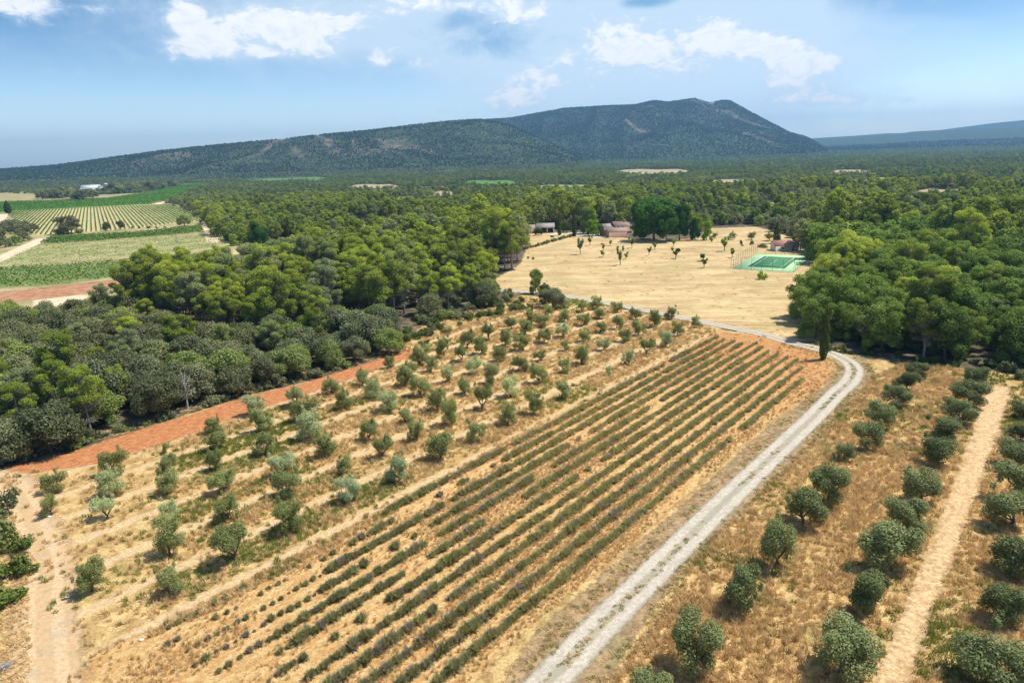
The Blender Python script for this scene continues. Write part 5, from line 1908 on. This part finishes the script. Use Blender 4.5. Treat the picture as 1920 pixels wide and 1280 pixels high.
# ------------------------------------------------------------------ tennis court
tc_px = [(1225, 648), (1660, 660), (1480, 792), (1020, 778)]
cr = [np.array(at(1240 + a / 6.4, 380 + b / 6.4)) for a, b in tc_px]
cen = sum(cr) / 4
u_ = ((cr[0] + cr[1]) - (cr[3] + cr[2]))
u_ = u_ / np.linalg.norm(u_)
v_ = np.array([u_[1], -u_[0]])
ang = math.atan2(u_[1], u_[0])
court = tag(empty('tennis_court', (cen[0], cen[1], 0), ang), 'light green tennis court with darker playing field on the meadow', 'tennis court')
M['court_out'] = plain('court_light_green', (0.52, 0.82, 0.42), .8, .06, .3)
M['court_in'] = plain('court_dark_green', (0.06, 0.23, 0.085), .8, .08, .3)
M['line'] = plain('court_line', (0.78, 0.82, 0.78), .8, .03, 1)
mb = MB()
mb.box((0, 0, .04), (33.5, 17.2, .16))
mb.obj('slab', M['court_out'], court)
mb = MB()
mb.box((0, 0, .1225), (23.77, 10.97, .008))
mb.obj('playing_field', M['court_in'], court)
lines = [((0, 5.485), (23.77, .14)), ((0, -5.485), (23.77, .14)), ((0, 4.115), (23.6, .12)), ((0, -4.115), (23.6, .12)), ((11.83, 0), (.14, 10.8)), ((-11.83, 0), (.14, 10.8)), ((6.4, 0), (.12, 8.1)), ((-6.4, 0), (.12, 8.1)), ((0, 0), (12.6, .12))]
for i, ((a, b), (la, lb)) in enumerate(lines):
    mb = MB()
    mb.box((a, b, .1285 + .001 * i), (la, lb, .004))
    mb.obj('line', M['line'], court)
M['steel'] = plain('green_grey_steel', (0.10, 0.14, 0.11), .5, .1, 3)
M['wire'] = plain('wire', (0.34, 0.42, 0.36), .5, .1, 3)
net = tag(empty('tennis_net', (cen[0], cen[1], .12), ang), 'dark net across the middle of the tennis court', 'net')
mb = MB()
for i in range(26):
    mb.box((0, -6.2 + i * .496, .5), (.012, .012, .9))
for i in range(8):
    mb.box((0, 0, .1 + i * .11), (.012, 12.4, .012))
mb.obj('mesh', M['wire'], net)
mb = MB()
mb.box((0, 0, .96), (.03, 12.4, .07))
mb.obj('band', M['line'], net)
for sgn in (-1, 1):
    mb = MB()
    mb.tube([(0, 6.3 * sgn, 0), (0, 6.3 * sgn, 1.07)], [.05, .05], 8)
    mb.obj('post', M['steel'], net)
fen = tag(empty('court_fence', (cen[0], cen[1], 0), ang), 'tall wire fence with thin posts around the tennis court', 'fence')
pp = []
for i in range(13):
    pp.append((-17.1 + i * 34.2 / 12, 8.9))
for i in range(13):
    pp.append((-17.1 + i * 34.2 / 12, -8.9))
for i in range(1, 6):
    pp += [(-17.1, -8.9 + i * 17.8 / 6), (17.1, -8.9 + i * 17.8 / 6)]
pm = MB()
pm.tube([(0, 0, 0), (0, 0, 3.6)], [.045, .045], 6)
pm = pm.mesh('fence_post', M['steel'])
for a, b in pp:
    o = link('post', pm, fen)
    o.location = (a, b, 0)
mb = MB()
for z in np.arange(.1, 3.7, 1.15):
    for sgn in (-1, 1):
        mb.box((0, 8.9 * sgn, z), (34.2, .012, .012))
        mb.box((17.1 * sgn, 0, z), (.012, 17.8, .012))
for i in range(35):
    for sgn in (-1, 1):
        mb.box((-17.1 + i * 1.0, 8.9 * sgn, 1.8), (.008, .008, 3.5))
for i in range(18):
    for sgn in (-1, 1):
        mb.box((17.1 * sgn, -8.9 + i * 1.0, 1.8), (.008, .008, 3.5))
mb.obj('wire_mesh', M['wire'], fen)

# ------------------------------------------------------------------ buildings


def tile_mat(name, ca, cb):
    m, g = new_mat(name)
    p = g.n('ShaderNodeTexCoord').outputs['Object']
    n1 = g.noise(p, 2.2, 5, .8)
    col = g.mix(g.ss(n1, .3, .7), ca, cb)
    wv = g.n('ShaderNodeTexWave')
    g.put(wv.inputs['Vector'], p)
    wv.inputs['Scale'].default_value = 1.4
    finish(g, col, .85, bump=wv.outputs[0], bump_d=.05)
    return m


M['tile_red'] = tile_mat('clay_tiles', (0.36, 0.15, 0.10), (0.60, 0.33, 0.25))
M['tile_grey'] = tile_mat('weathered_tiles', (0.26, 0.21, 0.18), (0.50, 0.43, 0.38))
M['tile_pink'] = tile_mat('pale_clay_tiles', (0.30, 0.20, 0.155), (0.50, 0.37, 0.29))
M['wall_stone'] = plain('stone_wall', (0.34, 0.26, 0.20), .9, .35, 1.5)
M['wall_pink'] = plain('pink_render', (0.42, 0.27, 0.20), .9, .3, 1.2)
M['wall_white'] = plain('white_render', (0.74, 0.71, 0.66), .9, .08, 1.0)
M['pane'] = plain('window_pane', (0.03, 0.035, 0.04), .15, .1, 1.0, .5)
M['wood'] = plain('dark_wood', (0.11, 0.075, 0.05), .8, .3, 4)
M['shutter'] = plain('pale_shutter', (0.42, 0.44, 0.42), .7, .1, 4)


def gable(mb, L, W, z0, rise, ov=.35, th=.16, along='x', shed=False, cx=0, cy=0):
    hl, hw = L / 2 + ov, W / 2 + ov
    if shed:
        prof = [(-hw, z0), (hw, z0 + rise)]
    else:
        prof = [(-hw, z0 - rise * ov / (W / 2)), (0, z0 + rise), (hw, z0 - rise * ov / (W / 2))]
    for (a, za), (b, zb) in zip(prof[:-1], prof[1:]):
        V = [(-hl, a, za), (hl, a, za), (hl, b, zb), (-hl, b, zb), (-hl, a, za + th), (hl, a, za + th), (hl, b, zb + th), (-hl, b, zb + th)]
        V = np.array([(x_ + cx, y_ + cy, z_) for x_, y_, z_ in V])
        mb.add(V, [(0, 3, 2, 1), (4, 5, 6, 7), (0, 1, 5, 4), (1, 2, 6, 5), (2, 3, 7, 6), (3, 0, 4, 7)])


def wallmesh(mb, L, W, hgt, rise, shed=False, cx=0, cy=0):
    l, w_ = L / 2, W / 2
    if shed:
        top = [(-w_, hgt), (w_, hgt + rise)]
    else:
        top = [(-w_, hgt), (0, hgt + rise), (w_, hgt)]
    pf = [(-w_, -.2)] + top + [(w_, -.2)]
    n = len(pf)
    V = [(-l + cx, a + cy, z) for a, z in pf] + [(l + cx, a + cy, z) for a, z in pf]
    Qs = [(i, i + 1, n + i + 1, n + i) for i in range(n - 1)]
    Ts = []
    for off in (0, n):
        for i in range(1, n - 1):
            Ts.append((off, off + i, off + i + 1))
    mb.add(V, Qs, Ts)


def window(root, c, s, rz=0.0, mat='pane', nm='window'):
    """frame proud of the wall with a recessed pane"""
    m1_ = MB()
    w_, h_ = s
    f = .09
    for (dx, dz, sx, sz) in ((0, h_ / 2, w_ + f, f), (0, -h_ / 2, w_ + f, f), (-w_ / 2, 0, f, h_ - f), (w_ / 2, 0, f, h_ - f)):
        m1_.box((c[0] + dx * math.cos(rz), c[1] + dx * math.sin(rz), c[2] + dz), (sx, .12, sz), rz)
    fr = m1_.obj(nm, M['shutter'], root)
    m2_ = MB()
    m2_.box(c, (w_ - f, .05, h_ - f), rz)
    m2_.obj('pane', M[mat], fr)
    return fr


# pool house
X_, Y_ = at(1468, 471)
ph = tag(empty('pool_house', (X_ + 1.5, Y_ + 2.6, 0), R(-4)), 'small white pool house with a red clay tile roof behind the tennis court', 'house')
mb = MB()
wallmesh(mb, 8.0, 5.6, 1.9, 1.5)
mb.obj('wall', M['wall_white'], ph)
mb = MB()
gable(mb, 8.0, 5.6, 1.9, 1.5, .3)
mb.obj('roof', M['tile_red'], ph)
mb = MB()
mb.box((2.2, -2.83, .85), (.9, .06, 1.8))
mb.obj('door', M['wood'], ph)
window(ph, (-1.6, -2.82, 1.15), (.8, .6))

# barn with open bays
X_, Y_ = at(1014, 437)
bn = tag(empty('barn', (X_, Y_ + 3.5, 0), R(-3)), 'low barn with grey tiled roofs, pink end wall and open bays between white pillars', 'barn')
mb = MB()
wallmesh(mb, 5.0, 6.6, 2.3, 1.25, cx=-4.6)
mb.obj('wall', M['wall_pink'], bn)
mb = MB()
gable(mb, 5.0, 6.6, 2.3, 1.25, .3, cx=-4.6)
mb.obj('roof', M['tile_grey'], bn)
mb = MB()
gable(mb, 8.2, 7.2, 2.5, 1.6, .3, cx=2.3)
mb.obj('roof', M['tile_grey'], bn)
mb = MB()
mb.box((2.3, 3.4, 1.2), (8.2, .3, 2.7))
mb.box((6.3, 0, 1.2), (.3, 6.4, 2.6))
mb.obj('rear_wall', M['wall_stone'], bn)
for a in (-1.7, .1, 3.2, 6.1):
    mb = MB()
    mb.box((a, -3.5, 1.15), (.42, .42, 2.5))
    mb.obj('pillar', M['wall_white'], bn)
window(bn, (-5.2, -3.32, 1.3), (.9, .9))

# farmhouse: two storeys, lower annex in front
X_, Y_ = at(1168, 444)
fh = tag(empty('farmhouse', (X_, Y_ + 7.5, 0), R(9)), 'old stone farmhouse with pale clay tile roofs half hidden by plane trees', 'house')
mb = MB()
wallmesh(mb, 12.0, 7.5, 4.3, 1.5, cx=2.6)
mb.obj('wall', M['wall_stone'], fh)
mb = MB()
gable(mb, 12.0, 7.5, 4.3, 1.5, .35, cx=2.6)
rf = mb.obj('roof', M['tile_pink'], fh)
mb = MB()
mb.box((1.6, -.6, 6.1), (.7, .6, 1.3))
mb.obj('chimney', M['wall_stone'], rf)
mb = MB()
wallmesh(mb, 4.6, 6.5, 3.9, 1.1, cx=-5.75, cy=1.0)
mb.obj('wall', M['wall_stone'], fh)
mb = MB()
gable(mb, 4.6, 6.5, 3.9, 1.1, .3, cx=-5.75, cy=1.0)
mb.obj('roof', M['tile_grey'], fh)
mb = MB()
wallmesh(mb, 9.0, 4.4, 2.2, 1.5, shed=True, cx=-3.2, cy=-6.0)
mb.obj('annex_wall', M['wall_pink'], fh)
mb = MB()
gable(mb, 9.0, 4.4, 2.3, 1.5, .35, shed=True, cx=-3.2, cy=-6.0)
mb.obj('annex_roof', M['tile_pink'], fh)
for a, z, ww_ in ((-2.2, 3.75, .7), (-.2, 3.75, .7), (3.4, 3.5, .7), (6.0, 3.5, .7), (3.4, 1.5, .8)):
    window(fh, (a, -3.80, z), (ww_, .8))
window(fh, (-6.4, -2.3, 2.8), (.8, 1.0))
mb = MB()
mb.box((5.4, -3.79, 1.0), (1.1, .08, 2.1))
mb.obj('door', M['wood'], fh)

# white farm under the hill
X_, Y_ = at(171, 358.5)
wf = tag(empty('white_farmhouse', (X_, Y_, 0), R(6), (1.4, 1.4, 1.5)), 'long white roofed farm building at the foot of the hill', 'house')
mb = MB()
wallmesh(mb, 21.0, 12.0, 3.8, 3.0, cy=2)
mb.obj('wall', M['wall_white'], wf)
mb = MB()
gable(mb, 21.0, 12.0, 3.8, 3.0, .4, cy=2)
M['roof_white'] = plain('pale_metal_roof', (0.66, 0.68, 0.70), .5, .05, .5)
mb.obj('roof', M['roof_white'], wf)
mb = MB()
mb.box((12.5, -1, 2.2), (5.0, 5.0, 4.4))
mb.obj('annex_wall', M['wall_white'], wf)
mb = MB()
gable(mb, 5.0, 5.0, 4.4, 1.2, .3, cx=12.5, cy=-1)
mb.obj('annex_roof', M['tile_pink'], wf)
for a in (-7, -2, 3, 8):
    window(wf, (a, -4.05, 2.2), (1.6, 1.6))
X_, Y_ = at(200, 358)
wf2 = tag(empty('water_tower', (X_, Y_, 0), 0, (1.5, 1.5, 1.6)), 'small white tower beside the white farm', 'tower')
mb = MB()
mb.tube([(0, 0, 0), (0, 0, 6)], [.9, .8], 10)
mb.obj('shaft', M['wall_white'], wf2)
mb = MB()
mb.tube([(0, 0, 6), (0, 0, 6.2), (0, 0, 7.6), (0, 0, 8.0)], [.8, 1.9, 1.9, .3], 12)
mb.obj('tank', M['wall_white'], wf2)

# thin posts in the vineyards
for i, (px, py, hp, la) in enumerate(((151, 490, 18, 'thin pole in the weedy vineyard'), (332, 455, 14, 'thin pole near the far end of the weedy vineyard'), (84, 383, 13, 'thin pole by the bright vineyard below the white farm'))):
    X_, Y_, W_, H_ = measure(px, py, 1, hp)
    po = tag(empty('power_pole', (X_, Y_, 0)), la, 'pole')
    mb = MB()
    mb.tube([(0, 0, 0), (0, 0, H_)], [.16, .10], 6)
    mb.obj('shaft', M['dead'], po)
    mb = MB()
    mb.box((0, 0, H_ - .5), (1.4, .1, .1))
    mb.obj('crossarm', M['dead'], po)

# ------------------------------------------------------------------ the air
m, g = new_mat('haze')
vol = g.n('ShaderNodeVolumePrincipled')
g.put(vol.inputs['Color'], (0.30, 0.62, 1.0))
vol.inputs['Density'].default_value = 1.15e-4
vol.inputs['Anisotropy'].default_value = 0.2
o = g.n('ShaderNodeOutputMaterial')
g.put(o.inputs['Volume'], vol.outputs[0])
mb = MB()
mb.box((0, 0, 165), (19400, 19400, 570))
hz_ = mb.obj('haze', m)
tag(hz_, 'thin blue summer haze', kind='stuff')
